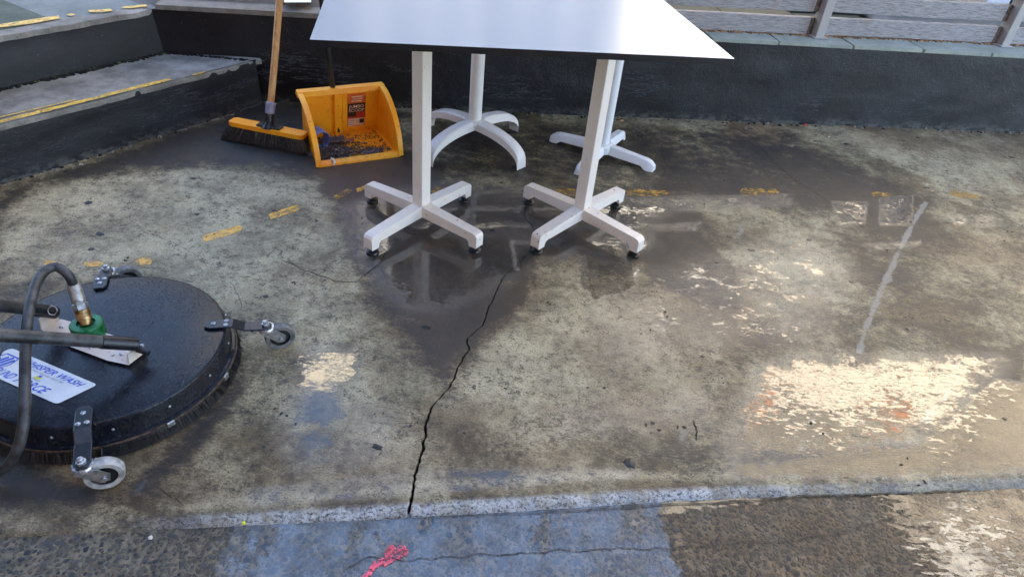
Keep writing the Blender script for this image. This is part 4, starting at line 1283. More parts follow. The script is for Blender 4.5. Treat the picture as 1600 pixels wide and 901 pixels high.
# things behind the rail
def yb(x, y, Y): return GY(x, y, Y)
Yb = 4.35
rb = thing('ribbed_planter', (yb(1420, 36, Yb).x, Yb, .365), 'cream ribbed box behind the slatted fence', 'planter')
x0, x1 = yb(1350, 30, Yb).x, yb(1500, 42, Yb).x
mb = MB(); mb.hull([(x0, Yb, .3), (x1, Yb + .12, .3), (x1 - .05, Yb + .5, .3), (x0 - .05, Yb + .4, .3)], [(x0, Yb, .95), (x1, Yb + .12, .95), (x1 - .05, Yb + .5, .95), (x0 - .05, Yb + .4, .95)])
mb.build('planter_body', M['cream_rib'], rb, bevel=.006)
nrib = 26
for i in range(nrib):
    f_ = (i + .5) / nrib
    px_, py_ = x0 + (x1 - x0) * f_, Yb + .12 * f_ - .006
    mb = MB(); mb.box((px_, py_, .62), ((x1 - x0) / nrib * .45, .012, .6), .17, axes=(Vector((.99, .17, .0)), Vector((-.17, .98, 0)), Vector((.10, 0, 1)).normalized()))
    mb.build('rib', M['cream_rib'], rb)
x0, x1 = yb(1520, 43, Yb + .1).x, yb(1560, 47, Yb + .1).x
wb = thing('white_box', (x0, Yb + .1, .365), 'white cold box between the ribbed planter and the grey cabinet', 'box')
mb = MB(); mb.box(((x0 + x1) / 2, Yb + .28, .65), (x1 - x0, .3, .6), .12)
mb.build('box_body', M['white_box'], wb, bevel=.012)
mb = MB(); mb.box(((x0 + x1) / 2, Yb + .27, .97), (x1 - x0 + .03, .34, .04), .12)
mb.build('box_lid', M['grey_box'], wb, bevel=.008)
gx0, gx1 = yb(1562, 47, Yb + .1).x, yb(1562, 47, Yb + .1).x + .6
gc = thing('grey_cabinet', (gx0, Yb, .365), 'dark grey cabinet at the right behind the slatted fence', 'cabinet')
mb = MB(); mb.box(((gx0 + gx1) / 2, Yb + .36, .72), (gx1 - gx0, .4, .75), .12)
mb.build('cabinet_body', M['grey_box'], gc, bevel=.01)
mb = MB(); mb.box(((gx0 + gx1) / 2 + .02, Yb + .152, .72), (gx1 - gx0 - .1, .012, .6), .12)
mb.build('cabinet_door', M['grey_box'], gc, bevel=.004)
mt = MB()
q = [yb(1215, 24, 4.15), yb(1350, 34, 4.2)]
mt.hull([(q[0].x, 3.95, .3655), (q[1].x - .02, 4.08, .3655), (q[1].x - .02, 4.9, .3655), (q[0].x, 4.8, .3655)], [(q[0].x, 3.95, .378), (q[1].x - .02, 4.08, .378), (q[1].x - .02, 4.9, .378), (q[0].x, 4.8, .378)])
tag(mt.build('thin_dark_sheet', M['dark_sheet']), 'thin dark sheet on the pavement behind the slatted fence', 'mat')  # thin dark sheet covering the pavement beside the ribbed box

# ================================================================== TABLES
def tabletop(poly, z, parent, th=.0155):
    mb = MB(); mb.prism(poly, z - th, z, 0, 1)
    return mb.build('tabletop', [M['black_core'], M['laminate']], parent, bevel=.0006, seg=1)
def square_base(c, th, parent, tz):
    """flat four-armed steel base on glides with a square column"""
    ca = [th + k_ * math.pi / 2 for k_ in range(4)]
    mb = MB()
    prof = [(.018, .0865), (.232, .0735), (.243, .0700), (.2485, .062), (.2485, .022), (.219, .022), (.2165, .036), (.2085, .0425), (.10, .0455), (.018, .047)]
    for a in ca:
        d = Vector((math.cos(a), math.sin(a), 0)); e = Vector((-d.y, d.x, 0))
        L_, R_ = [], []
        for r_, z in prof:
            hw = .0205 - .003 * (r_ / .25)
            L_.append(c + d * r_ + e * hw + Vector((0, 0, z))); R_.append(c + d * r_ - e * hw + Vector((0, 0, z)))
        mb.hull(L_, R_)
    mb.box(c + Vector((0, 0, .0665)), (.0424, .0424, .0412), th)
    base = mb.build('cross_base', M['white_arm'], parent, bevel=.0032, seg=3)
    for a in ca:
        d = Vector((math.cos(a), math.sin(a), 0))
        p = c + d * .231
        mb = MB(); mb.lathe(p, [(.0, .001), (.0195, .001), (.0205, .004), (.019, .008), (.010, .013), (.0085, .023)], 20)
        mb.build('glide', M['black_plastic'], base, smooth=True)
    mb = MB(); mb.box(c + Vector((0, 0, (.0875 + tz - .006) / 2)), (.0427, .0427, tz - .006 - .0875), th)
    mb.build('column', M['white_leg'], parent, bevel=.003, seg=3)
    mb = MB(); mb.box(c + Vector((0, 0, tz - .0025)), (.24, .24, .005), th + .785)
    mb.build('mounting_plate', M['black_core'], parent, bevel=.001)

TZ = .740
TU = .7245
TNL, TNR = Vector((-.497, 1.486, 0)), Vector((.477, 1.671, 0))
te = (TNR - TNL).normalized(); tn = Vector((-te.y, te.x, 0))
table = thing('cafe_table', (-.06, 2.0, 0), 'white rectangular table with black edge on two square white columns', 'table', 'outdoor cafe tables')
tabletop([TNL, TNR, TNR + tn * .80 + te * -.012, TNL + tn * .74], TZ, table)
square_base(Vector((-.3297, 1.9628, 0)), 1.011, table, TU)
square_base(Vector((.2118, 2.0564, 0)), .9083, table, TU)

def arch_base(c, th, parent, tz, style):
    mb = MB()
    n = 12
    reach = .262 if style == 'arch' else .238
    for k_ in range(4):
        a = th + k_ * math.pi / 2
        d = Vector((math.cos(a), math.sin(a), 0)); e = Vector((-d.y, d.x, 0))
        ring = []
        for i in range(n + 1):
            f_ = i / n
            if style == 'arch':
                r_ = .018 + (reach - .018) * math.sin(f_ * math.pi / 2) ** .9
                zt = .030 + .095 * math.cos(f_ * math.pi / 2) ** .85 - (.012 if i == n else 0)
                th_ = .034 - .006 * f_
                zb = max(.001, zt - th_)
                hw = .026 - .002 * f_
                hwb = hw + .003
            else:
                r_ = .02 + (reach - .02) * f_
                zt = .058 - .018 * f_ - (.016 if i == n else 0) - (.004 if i == n - 1 else 0)
                zb = .015 - .014 * (f_ > .8) + .008 * (1 - f_)
                hw = .020 - .001 * f_ - (.006 if i == n else 0)
                hwb = hw + .006
            p = c + d * r_
            ch = .35
            ring.append([p + e * hwb + Vector((0, 0, zb)), p + e * hw + Vector((0, 0, zt - .006)), p + e * hw * ch * 2 + Vector((0, 0, zt)),
                         p - e * hw * ch * 2 + Vector((0, 0, zt)), p - e * hw + Vector((0, 0, zt - .006)), p - e * hwb + Vector((0, 0, zb))])
        vs = [q for r0 in ring for q in r0]
        m_ = 6
        mb.add(vs, [(i * m_ + j, i * m_ + (j + 1) % m_, (i + 1) * m_ + (j + 1) % m_, (i + 1) * m_ + j) for i in range(n) for j in range(m_)] +
               [tuple(range(m_ - 1, -1, -1)), tuple(n * m_ + j for j in range(m_))])
    if style == 'arch':
        mb.lathe(c, [(.0, .095), (.040, .095), (.046, .112), (.040, .1255), (.0, .1262)], 24)
        mat = M['white_base']
        z0, rc = .124, .0265
    else:
        mb.lathe(c, [(.0, .022), (.046, .022), (.046, .050), (.036, .0600), (.0, .0606)], 24)
        mat = M['blue_white']
        z0, rc = .058, .0255
    b = mb.build('arched_base' if style == 'arch' else 'flat_base', mat, parent, smooth=True)
    for k_ in range(4):
        a = th + k_ * math.pi / 2
        d = Vector((math.cos(a), math.sin(a), 0))
        mb = MB(); mb.box(c + d * (reach - .022), (.03, .03, .005), a)
        mb.build('glide', M['black_plastic'], b)
    mb = MB(); mb.lathe(c, [(rc, z0), (rc, tz - .005)], 28)
    mb.build('column', mat, parent, smooth=True)
    mb = MB(); mb.box(c + Vector((0, 0, tz - .0025)), (.22, .22, .005), th)
    mb.build('mounting_plate', M['black_core'], parent)
for c, th, st, lab in ((Vector((-.222, 2.622, 0)), R(-37), 'arch', 'white table with round column on an arched four-armed base behind the left column'),
                       (Vector((.318, 2.672, 0)), R(-25.5), 'flat', 'bright white table with round column on a low flat base behind the right column')):
    t_ = thing('cafe_table', c, lab, 'table', 'outdoor cafe tables')
    l_, r_ = (te * .36, te * .258) if st == 'arch' else (te * .258, te * .33)
    n0, n1 = tn * .26, tn * .42
    tabletop([c - l_ - n0, c + r_ - n0, c + r_ + n1, c - l_ + n1], TZ, t_)
    arch_base(c, th, t_, TU, st)

# ================================================================== BROOM
bc = Vector((-1.035, 2.425, 0))
bl, brr = G(340, 217), G(478, 243)
bdir = (brr - bl); bdir.z = 0; blen = bdir.length; bdir.normalize()
bnv = Vector((-bdir.y, bdir.x, 0))
bmid = (bl + brr) / 2 + bnv * .028
broom = thing('broom', bmid, 'orange headed broom with black bristles and a wooden handle standing by the step', 'broom')
tl, tr_ = G(357, 189, .076), G(473, 212, .076)
ax = (tr_ - tl); hl = ax.length; ax.normalize()
hn = Vector((-ax.y, ax.x, 0)).normalized()
hz = ax.cross(hn)
hc = (tl + tr_) / 2 + hn * .018
mb = MB()
up_p, lo_p = [], []
for u_, v_ in ((-1, -.75), (-.9, -1), (.9, -1), (1, -.75), (1, .75), (.9, 1), (-.9, 1), (-1, .75)):
    up_p.append(hc + ax * (u_ * hl / 2) + hn * (v_ * .026) + hz * (.004 - .004 * abs(u_)))
    lo_p.append(hc + ax * (u_ * hl / 2 * .995) + hn * (v_ * .028) - hz * .016)
mb.hull(lo_p, up_p)
mb.build('head', M['orange'], broom, bevel=.003)
mb = MB()
def strand(mb, a, b, w_, m):
    d = (b - a).normalized(); s_ = d.orthogonal().normalized() * w_; s2 = d.cross(s_)
    mb.add([a + s_, a - s_ * .5 + s2 * .8, a - s_ * .5 - s2 * .8, b], [(0, 1, 3), (1, 2, 3), (2, 0, 3)], m)
for i in range(2600):
    u_, v_ = random.uniform(-.97, .97), random.uniform(-.92, .92)
    a = hc + ax * (u_ * hl / 2) + hn * (v_ * .024) - hz * .014
    spread = Vector((bdir.x, bdir.y, 0)) * (u_ * (.05 if u_ < 0 else .034) + random.gauss(0, .006)) + bnv * (v_ * .022 + random.gauss(0, .005))
    b = a + spread; b.z = max(.002, random.gauss(.006, .006))
    strand(mb, a, b, random.uniform(.0009, .0016), 1 if random.random() < .28 else 0)
tag(mb.build('bristles', [M['bristle'], M['bristle_grey']], broom), kind='stuff')
# dense dark core behind the strands
mb = MB()
mb.hull([bmid + bdir * (u_ * blen * .47) + bnv * (v_ * .032) + Vector((0, 0, .004)) for u_, v_ in ((-1, -1), (1, -1), (1, 1), (-1, 1))],
        [hc + ax * (u_ * hl * .47) + hn * (v_ * .02) - hz * .015 for u_, v_ in ((-1, -1), (1, -1), (1, 1), (-1, 1))])
mb.build('bristle_core', M['bristle'], broom, bevel=.006)
d0 = G(420, 196, .082)
dT = CAM + (G(437, 0, .4) - CAM).normalized() * 1.0
vT = (G(437, 0, .4) - CAM); vT = vT / vT.dot(_fw)
hT = CAM + vT * 2.52
hdir = (hT - d0).normalized()
def along(l_): return d0 + hdir * l_
mb = MB()
mb.lathe(along(-.015), [(.028, 0), (.024, .012), (.0165, .022), (.0160, .034), (.0195, .035), (.0195, .040), (.0155, .041), (.0150, .068)], 20, axis=hdir)
mb.build('socket', M['black_plastic'], broom, smooth=True)
mb = MB(); mb.box(hc + hz * .004 + ax * .01, (.10, .036, .008), math.atan2(ax.y, ax.x), axes=(ax, hn, hz))
mb.build('socket_foot', M['black_plastic'], broom, bevel=.003)
mb = MB()
mb.lathe(along(.045), [(.0165, 0), (.0185, .003), (.0190, .040), (.0175, .043), (.0135, .044)], 10, axis=hdir)
mb.build('collar', M['collar'], broom, bevel=.001)
mb = MB(); mb.tube([along(.07 + .1 * i) + Vector((.001 * math.sin(i), 0, 0)) for i in range(13)], .0128, 16)
mb.build('handle', M['wood_handle'], broom, smooth=True)

# ================================================================== LONG-HANDLED SCOOP
fl, fr = G(498, 263), G(627, 245)
se = (fr - fl); SW = se.length; se.normalize(); sm = Vector((-se.y, se.x, 0))
def sc(u_, d_, z): return fl + se * (u_ * SW) + sm * d_ + Vector((0, 0, z))
scoop = thing('dustpan', sc(.5, .14, 0), 'orange long-handled scoop lying open with sweepings inside', 'dustpan')
T = .0045
side = []
for i in range(13):
    f_ = i / 12
    a = f_ * math.pi / 2
    side.append((.215 * (1 - math.cos(a)) * .92 + .215 * f_ * .08, .004 + .209 * math.sin(a) ** .98 * .90 + .209 * f_ * .10))
mb = MB()
# floor pan
mb.hull([sc(.01, .0, .001), sc(.99, .0, .001), sc(.97, .278, .004), sc(.03, .278, .004)], [sc(.01, .0, .004), sc(.99, .0, .004), sc(.97, .278, .0095), sc(.03, .278, .0095)])
mb.hull([sc(.012, .002, .0042), sc(.988, .002, .0042), sc(.985, .032, .0062), sc(.015, .032, .0062)], [sc(.012, .003, .010), sc(.988, .003, .010), sc(.985, .026, .0165), sc(.015, .026, .0165)])
# back wall with a channel for the handle
bp = [(.03, .0), (.395, .0), (.41, -.016), (.50, -.016), (.515, .0), (.97, .0)]
for (u0, o0), (u1, o1) in zip(bp[:-1], bp[1:]):
    lo = [sc(u0, .272 + o0, .006), sc(u1, .272 + o1, .006), sc(u1, .278 + o1, .006), sc(u0, .278 + o0, .006)]
    hi_ = [sc(u0, .226 + o0 * .6, .205), sc(u1, .226 + o1 * .6, .205), sc(u1, .232 + o1 * .6, .205), sc(u0, .232 + o0 * .6, .205)]
    mb.hull(lo, hi_)
# side walls
for u_, sg in ((0.0, 1), (1.0, -1)):
    k_ = sg * T / SW
    outer = [sc(u_ + k_ * .2, d_, z) for d_, z in side] + [sc(u_ + sg * .025, .23, .208), sc(u_ + sg * .03, .277, .006)]
    inner = [sc(u_ + k_ * 1.3, d_, z) for d_, z in side] + [sc(u_ + sg * .025 + k_, .23, .208), sc(u_ + sg * .03 + k_, .277, .006)]
    mb.hull(outer, inner)
body = mb.build('pan', M['orange'], scoop, bevel=.0015)
# thick rolled rim round the mouth
mb = MB()
for u_, sg in ((0.0, 1), (1.0, -1)):
    n = len(side)
    vs = []
    for i, (d_, z) in enumerate(side):
        dd = Vector(side[min(i + 1, n - 1)]) - Vector(side[max(i - 1, 0)])
        dd.normalize(); nx, nz = -dd.y, dd.x
        for (o_, t_) in ((-.010, -.005), (.012, -.005), (.012, .002), (-.010, .002)):
            vs.append(sc(u_ + sg * o_ / SW, d_ + nx * t_, z + nz * t_))
    mb.add(vs, [(4 * i + j, 4 * i + (j + 1) % 4, 4 * i + 4 + (j + 1) % 4, 4 * i + 4 + j) for i in range(n - 1) for j in range(4)] + [(0, 1, 2, 3), (4 * n - 1, 4 * n - 2, 4 * n - 3, 4 * n - 4)])
d_, z = side[-1]
mb.hull([sc(-.03, d_ - .004, z - .016), sc(1.03, d_ - .004, z - .016), sc(1.03, d_ + .030, z - .008), sc(-.03, d_ + .030, z - .008)],
        [sc(-.03, d_ - .002, z + .004), sc(1.03, d_ - .002, z + .004), sc(1.02, d_ + .028, z + .006), sc(-.02, d_ + .028, z + .006)])
mb.build('rim', M['orange'], scoop, bevel=.004, seg=3)
hb = sc(.455, .262, .02)
v511 = G(511, 67, .38) - CAM; v511 = v511 / v511.dot(_fw)
hd = None
for k_ in range(60):
    q = CAM + v511 * (2.3 + k_ * .01)
    if (q - hb).normalized().z > .985 or k_ == 59:
        hd = (q - hb).normalized()
        break
hd = (CAM + v511 * 2.47 - hb).normalized() if hd.z < .9 else hd
mb = MB(); mb.tube([hb + hd * l_ for l_ in (0, .3, .6, .86)], .0105, 14)
mb.build('handle', M['steel_tube'], scoop, smooth=True)
mb = MB(); mb.lathe(hb + hd * .85, [(.0, 0), (.0135, .0), (.014, .10), (.010, .108), (0, .11)], 14, axis=hd)
mb.build('grip', M['black_plastic'], scoop, smooth=True)
# printed label on the back wall
def bw(u_, v_, lift=.0012):
    a = sc(u_, .2715, .006); b = sc(u_, .2255, .205)
    return a.lerp(b, v_) - sm * lift
ex = se; ey = (bw(.5, 1) - bw(.5, 0)).normalized()
def patch(u0, v0, u1, v1, mat, name, lift):
    mb = MB(); mb.add([bw(u0, v0, lift), bw(u1, v0, lift), bw(u1, v1, lift), bw(u0, v1, lift)], [(0, 1, 2, 3)])
    return mb.build(name, mat, lab_)
LU0, LU1 = .575, .805
mb = MB(); mb.hull([bw(LU0, .14, .0004), bw(LU1, .14, .0004), bw(LU1, .90, .0004), bw(LU0, .90, .0004)], [bw(LU0, .14, .0012), bw(LU1, .14, .0012), bw(LU1, .90, .0012), bw(LU0, .90, .0012)])
lab_ = mb.build('label', M['label_orange'], scoop)
patch(LU0 + .004, .37, LU1 - .004, .68, M['ink_black'], 'black_panel', .0016)
patch(LU0 + .11, .37, LU1 - .008, .475, M['label_red'], 'red_panel', .0019)
patch(LU0 + .012, .15, LU1 - .008, .325, M['label_pale'], 'pale_panel', .0016)
patch(LU0 + .004, .325, LU1 - .004, .365, M['label_red'], 'red_band', .0016)
patch(LU0 + .155, .20, LU1 - .015, .30, M['ink_black'], 'barcode', .0019)
wL = (LU1 - LU0) * SW
text_mesh('lettering', 'JUMBO', M['label_pale'], lab_, bw(LU0 + .115, .575, .0021), ex, ey, .0195, 0, .012, 'CENTER', (0, 0, 0))
text_mesh('lettering', 'SCOOP', M['label_pale'], lab_, bw(LU0 + .115, .485, .0021), ex, ey, .0195, 0, .012, 'CENTER', (0, 0, 0))
for i, v_ in enumerate((.72, .77, .82)):
    patch(LU0 + .05 + .012 * (i % 2), v_, LU1 - .05 + .008 * i, v_ + .022, M['label_pale'], 'label_line', .0017)
for i in range(3):
    patch(LU0 + .022, .18 + .045 * i, LU0 + .08, .19 + .045 * i, M['ink_grey'], 'label_line', .0020)

# blue pipe offcut inside the scoop
pd = Vector((.62, -.78, .05)).normalized()
pmouth = G(504, 218, .041)
mb = MB()
mb.lathe(pmouth - pd * .070, [(.0290, .004), (.0315, .0), (.0315, .070), (.0298, .0715), (.0288, .067), (.0288, .006)], 32, axis=pd, cap=False)
tag(mb.build('pipe_offcut', M['pipe_blue'], smooth=True), 'short blue plastic pipe lying in the left of the orange scoop', 'pipe')
# wet silt caked on the pan
mb = MB()
for cu_, cd_, r_, st_ in ((.16, .085, .048, 1.3), (.30, .10, .045, 1.2), (.12, .14, .040, 1.1), (.24, .055, .028, 1.6), (.70, .075, .022, 2.0), (.40, .09, .022, 1.6), (.22, .17, .04, 1.5)):
    blob(mb, sc(cu_, cd_, .0085 + .003 * cd_ / .28 - .002), r_, .0035, int(cu_ * 100), 18, st_, .5, rough=.8)
tag(mb.build('silt', M['mud'], smooth=True), 'dark wet silt caked on the floor of the orange scoop', 'dirt', kind='stuff')
sw = MB()
for i in range(2800):
    u_ = min(.9, abs(random.gauss(.20, .16)) + .04); d_ = .05 + abs(random.gauss(.045, .05))
    if random.random() < .14: u_, d_ = random.gauss(.72, .09), random.gauss(.07, .02)
    if random.random() < .2: u_, d_ = random.uniform(.05, .93), random.uniform(.03, .25)
    if u_ > .94 or d_ > .255 or d_ < .012: continue
    heap = .013 * math.exp(-((u_ - .2) / .16) ** 2 - ((d_ - .09) / .07) ** 2)
    zb = .0065 + .003 * d_ / .28 + heap * random.random()
    ctr = sc(u_, d_, zb + .001)
    L_ = random.uniform(.0015, .005) * (1.9 if random.random() < .12 else 1)
    a_ = random.random() * 6.283
    ex_ = Vector((math.cos(a_), math.sin(a_), random.gauss(0, .25))).normalized()
    ey_ = ex_.cross(Vector((random.gauss(0, .35), random.gauss(0, .35), 1))).normalized()
    w_ = L_ * random.uniform(.25, .8)
    up0 = Vector((0, 0, random.uniform(.0006, .002)))
    q4 = [ctr + ex_ * L_, ctr + ey_ * w_ + ex_ * random.uniform(-.3, .5) * L_, ctr - ex_ * L_ * random.uniform(.6, 1), ctr - ey_ * w_ + ex_ * random.uniform(-.4, .4) * L_]
    sw.hull(q4, [q + up0 for q in q4], m=random.choices([0, 1, 2, 3, 4], [62, 20, 1.5, 3, 12])[0])
tag(sw.build('sweepings', [M['mud'], M['leaf'], M['chip_red'], M['chip_white'], M['gum']]), 'heap of wet dark sweepings and leaf bits inside the orange scoop', 'debris', kind='stuff')
mb = MB(); mb.box(sc(.36, .165, .030), (.058, .032, .006), .5, axes=(Vector((.9, .35, .1)).normalized(), Vector((-.3, .8, .35)).normalized(), Vector((0, -.35, .9)).normalized()))
tag(mb.build('tile_fragment', M['leaf'], bevel=.001), 'flat brown fragment on the sweepings behind the blue pipe', 'fragment')
mb = MB(); mb.box(sc(.50, .165, .022), (.044, .012, .008), .45)
tag(mb.build('wood_chip', M['chip_red'], bevel=.001), 'small orange stick on the sweepings in the middle of the scoop', 'fragment')
mb = MB()
mb.tube([sc(.165, -.006, .006), sc(.19, .004, .016), sc(.175, .016, .018), sc(.195, .028, .016), sc(.18, .042, .012)], [.003, .005, .006, .005, .003], 8)
tag(mb.build('paper_twist', M['chip_white'], smooth=True), 'twisted pale wet tissue hanging over the lip of the scoop', 'tissue')

# ================================================================== ROTARY SURFACE CLEANER
DC = Vector((-.945, 1.153, 0))
DZ = .0900
mach = thing('surface_cleaner', DC, 'round black rotary floor cleaner on castors with hose and handle bars', 'floor cleaner')
mb = MB()
mb.lathe(DC, [(0, .0), (0.0, DZ + .002)] and [(.0, DZ + .001), (.15, DZ + .0008), (.2600, DZ), (.2645, DZ - .0008), (.2668, DZ - .0030), (.2678, DZ - .0065), (.2735, .050), (.2750, .044), (.2815, .0432), (.2825, .039), (.2785, .036), (.276, .03)], 128, cap=False)
deck = mb.build('deck', M['deck'], mach, smooth=True)
# wire band and clips above the brush skirt
for zz, rr, ra, mt_ in ((.036, .2835, .0028, 'rust'), (.030, .2840, .0016, 'steel_tube')):
    mb = MB(); mb.tube([DC + Vector((rr * math.cos(a * math.pi / 60), rr * math.sin(a * math.pi / 60), zz)) for a in range(121)], ra, 6, cap=False)
    mb.build('band', M[mt_], mach, smooth=True)
for px_, py_ in ((262, 656), (345, 587)):
    q = G(px_, py_, .034); d = q - DC; d.z = 0; d.normalize()
    mb = MB(); mb.box(DC + d * .2872 + Vector((0, 0, .034)), (.005, .017, .013), math.atan2(d.y, d.x))
    mb.build('clip', M['zinc'], mach, bevel=.001)
for i in range(7):
    a = -1.45 + i * .42
    d = Vector((math.cos(a), math.sin(a), 0))
    mb = MB(); mb.lathe(DC + d * .273 + Vector((0, 0, .068)), [(.003, -.001), (.003, .0012), (.0015, .0022)], 10, axis=d)
    mb.build('rivet', M['bolt'], deck)
mb = MB()
for i in range(5200):
    a = random.random() * 2 * math.pi
    r0 = random.uniform(.262, .283)
    p = DC + Vector((r0 * math.cos(a), r0 * math.sin(a), .036))
    a2 = a + random.gauss(0, .012)
    r1 = r0 + random.gauss(.012, .007)
    q = DC + Vector((r1 * math.cos(a2), r1 * math.sin(a2), max(.001, random.gauss(.004, .005))))
    strand(mb, p, q, random.uniform(.0009, .0018), 0)
tag(mb.build('brush_skirt', [M['bristle']], mach), kind='stuff')
mb = MB(); mb.lathe(DC, [(.262, .034), (.283, .034), (.290, .004), (.262, .003)], 96, cap=False)
mb.build('skirt_core', M['bristle'], mach, smooth=True)

def castor(ain, aout, wheel_c, axle, tyre, wr=.0375):
    ain, aout = Vector(ain), Vector(aout)
    d = (aout - ain); d.z = 0; L = d.length; d.normalize(); e = Vector((-d.y, d.x, 0))
    # cranked arm: flat on the deck, stepping down outside the rim
    cs = [(-.012, .0), (.0, .0), (L * .42, .0), (L * .62, -.014), (L * .98, -.016), (L + .014, -.016)]
    zt = DZ + .0075
    vs = []
    for k_, (l_, dz) in enumerate(cs):
        hw = .0165 if 0 < k_ < len(cs) - 1 else .009
        p = ain + d * l_
        p.z = 0
        for o_, z in ((hw, zt + dz), (-hw, zt + dz), (-hw, zt - .005 + dz), (hw, zt - .005 + dz)):
            vs.append(p + e * o_ + Vector((0, 0, z)))
    n = len(cs)
    mb = MB(); mb.add(vs, [(4 * i + j, 4 * i + (j + 1) % 4, 4 * i + 4 + (j + 1) % 4, 4 * i + 4 + j) for i in range(n - 1) for j in range(4)] + [(3, 2, 1, 0), (4 * n - 4, 4 * n - 3, 4 * n - 2, 4 * n - 1)])
    arm = mb.build('castor_arm', M['arm_black'], mach, bevel=.002)
    for l_, o_ in ((.010, 0), (L * .30, .008), (L * .30, -.008)):
        p = ain + d * l_ + e * o_; p.z = zt
        mb = MB(); mb.lathe(p, [(.0055, -.001), (.0055, .0018), (.003, .003), (0, .0033)], 12)
        mb.build('bolt', M['bolt'], arm, smooth=True)
    pv_ = Vector((*(aout.xy), zt - .016))
    mb = MB(); mb.lathe(pv_, [(.0095, -.002), (.0095, .006), (.0065, .007), (.0065, .013), (.004, .0145), (0, .0148)], 8)
    mb.build('pivot_nut', M['bolt'], arm)
    wc = Vector(wheel_c)
    axv = wc - Vector(aout); axv.z = 0; axv = Vector((axv.y, -axv.x, 0)).normalized()
    ca = thing('castor', pv_, None, None)
    ca.parent = mach
    ca.location = pv_ - mach.location
    mb = MB(); mb.lathe(pv_, [(.019, -.004), (.021, -.007), (.021, -.012), (.018, -.016)], 20)
    mb.build('swivel', M['bolt'], ca, smooth=True)
    # fork: a bent plate either side of the wheel
    out = wc - pv_; out.z = 0; out.normalize()
    for sg in (-1, 1):
        o_ = axv * (sg * .0155)
        top = pv_ + Vector((0, 0, -.013))
        poly = [top - out * .017 + o_, top + out * .022 + o_, wc + out * .013 + Vector((0, 0, .010)) + o_, wc + out * .009 + Vector((0, 0, -.008)) + o_, wc - out * .008 + Vector((0, 0, -.008)) + o_]
        mb = MB(); mb.hull([p - axv * .0012 for p in poly], [p + axv * .0012 for p in poly])
        mb.build('fork_plate', M['zinc'], ca, bevel=.0008)
    mb = MB(); mb.box(pv_ + Vector((0, 0, -.0155)) + out * .003, (.038, .034, .003), math.atan2(out.y, out.x))
    mb.build('fork_bridge', M['zinc'], ca, bevel=.001)
    mb = MB()
    mb.lathe(wc, [(.0250, -.0105), (.0350, -.0115), (wr, -.008), (wr, .008), (.0350, .0115), (.0250, .0105), (.0250, -.0105)], 36, axis=axv, cap=False)
    mb.build('tyre', tyre, ca, smooth=True)
    mb = MB(); mb.lathe(wc, [(.006, -.010), (.0235, -.006), (.0253, -.009), (.0253, .009), (.0235, .006), (.006, .010)], 28, axis=axv)
    mb.build('hub', M['black_plastic'], ca, smooth=True)
    mb = MB(); mb.lathe(wc, [(.0055, -.021), (.0055, -.0178), (.0035, -.0176), (.0035, .0176), (.0055, .0178), (.0055, .021)], 10, axis=axv)
    mb.build('axle_bolt', M['bolt'], ca)
castor(G(327, 506, DZ + .007), G(415, 507, .083), G(437, 524, .0375), (-.10, -1, 0), M['tyre_dark'])
castor(G(131, 640, DZ + .007), G(127, 722, .083), G(163, 738, .0375), (-.42, -.8, 0), M['tyre_pale'])
castor(G(155, 446, DZ + .007), G(166, 420, .083), G(199, 434, .0375), (-.4, -.9, 0), M['tyre_dark'])
castor(DC + Vector((-.205, -.075, DZ + .007)), DC + Vector((-.335, -.115, .083)), DC + Vector((-.37, -.10, .0375)), (.3, -.9, 0), M['tyre_dark'])

# centre plate with turned-up ends
pl = [(64, 514), (95, 498), (125, 506), (178, 524), (224, 543), (229, 549), (201, 570), (168, 563), (109, 541), (69, 518)]
mb = MB(); mb.hull([G(x, y, DZ + .003) for x, y in pl], [G(x, y, DZ + .008) for x, y in pl])
plate = mb.build('centre_plate', M['plate'], mach, bevel=.001)
for (a, b, h1, h2) in (((66, 516), (93, 498), .030, .036), ((202, 569), (228, 549), .026, .022)):
    A, B = G(*a, DZ + .008), G(*b, DZ + .008)
    n_ = (B - A).normalized(); n_ = Vector((-n_.y, n_.x, 0)) * .004
    mb = MB(); mb.hull([A, B, B + n_, A + n_], [A.lerp(B, .08) + Vector((0, 0, h1)), A.lerp(B, .96) + Vector((0, 0, h2)), A.lerp(B, .96) + n_ + Vector((0, 0, h2)), A.lerp(B, .08) + n_ + Vector((0, 0, h1))])
    mb.build('turned_end', M['plate'], plate, bevel=.001)
for x, y in ((96, 511), (142, 543), (190, 553)):
    mb = MB(); mb.lathe(G(x, y, DZ + .008), [(.0055, 0), (.0055, .002), (.003, .0035), (0, .0037)], 10)
    mb.build('bolt', M['bolt'], plate)
# green swivel, brass fittings
SC = G(140, 520, DZ + .012); SC.z = DZ + .008
fdv = (G(113, 441, .222) - (SC + Vector((0, 0, .045)))).normalized()
mb = MB(); mb.lathe(SC, [(.033, 0), (.0355, .002), (.0355, .018), (.0345, .019), (.0355, .020), (.0355, .033), (.033, .036), (.020, .0365), (.017, .031), (0, .031)], 40)
swv = mb.build('swivel_body', M['green'], mach, smooth=True)
f0 = SC + Vector((0, 0, .030))
def fpt(l_): return f0 + fdv * l_
mb = MB(); mb.lathe(fpt(0), [(.0125, 0), (.0125, .012), (.0165, .013), (.0165, .020), (.0155, .021), (.0165, .022), (.0165, .036), (.014, .037)], 16, axis=fdv)
mb.build('brass_coupling', M['brass'], swv, smooth=True)
mb = MB(); mb.lathe(fpt(.036), [(.0145, 0), (.0165, .002), (.0165, .015), (.0135, .017), (.0135, .020)], 6, axis=fdv)
mb.build('hex_nut', M['crimp'], swv)
mb = MB(); mb.lathe(fpt(.055), [(.0125, 0), (.0150, .002), (.0145, .040), (.0135, .044), (.0120, .046)], 14, axis=fdv)
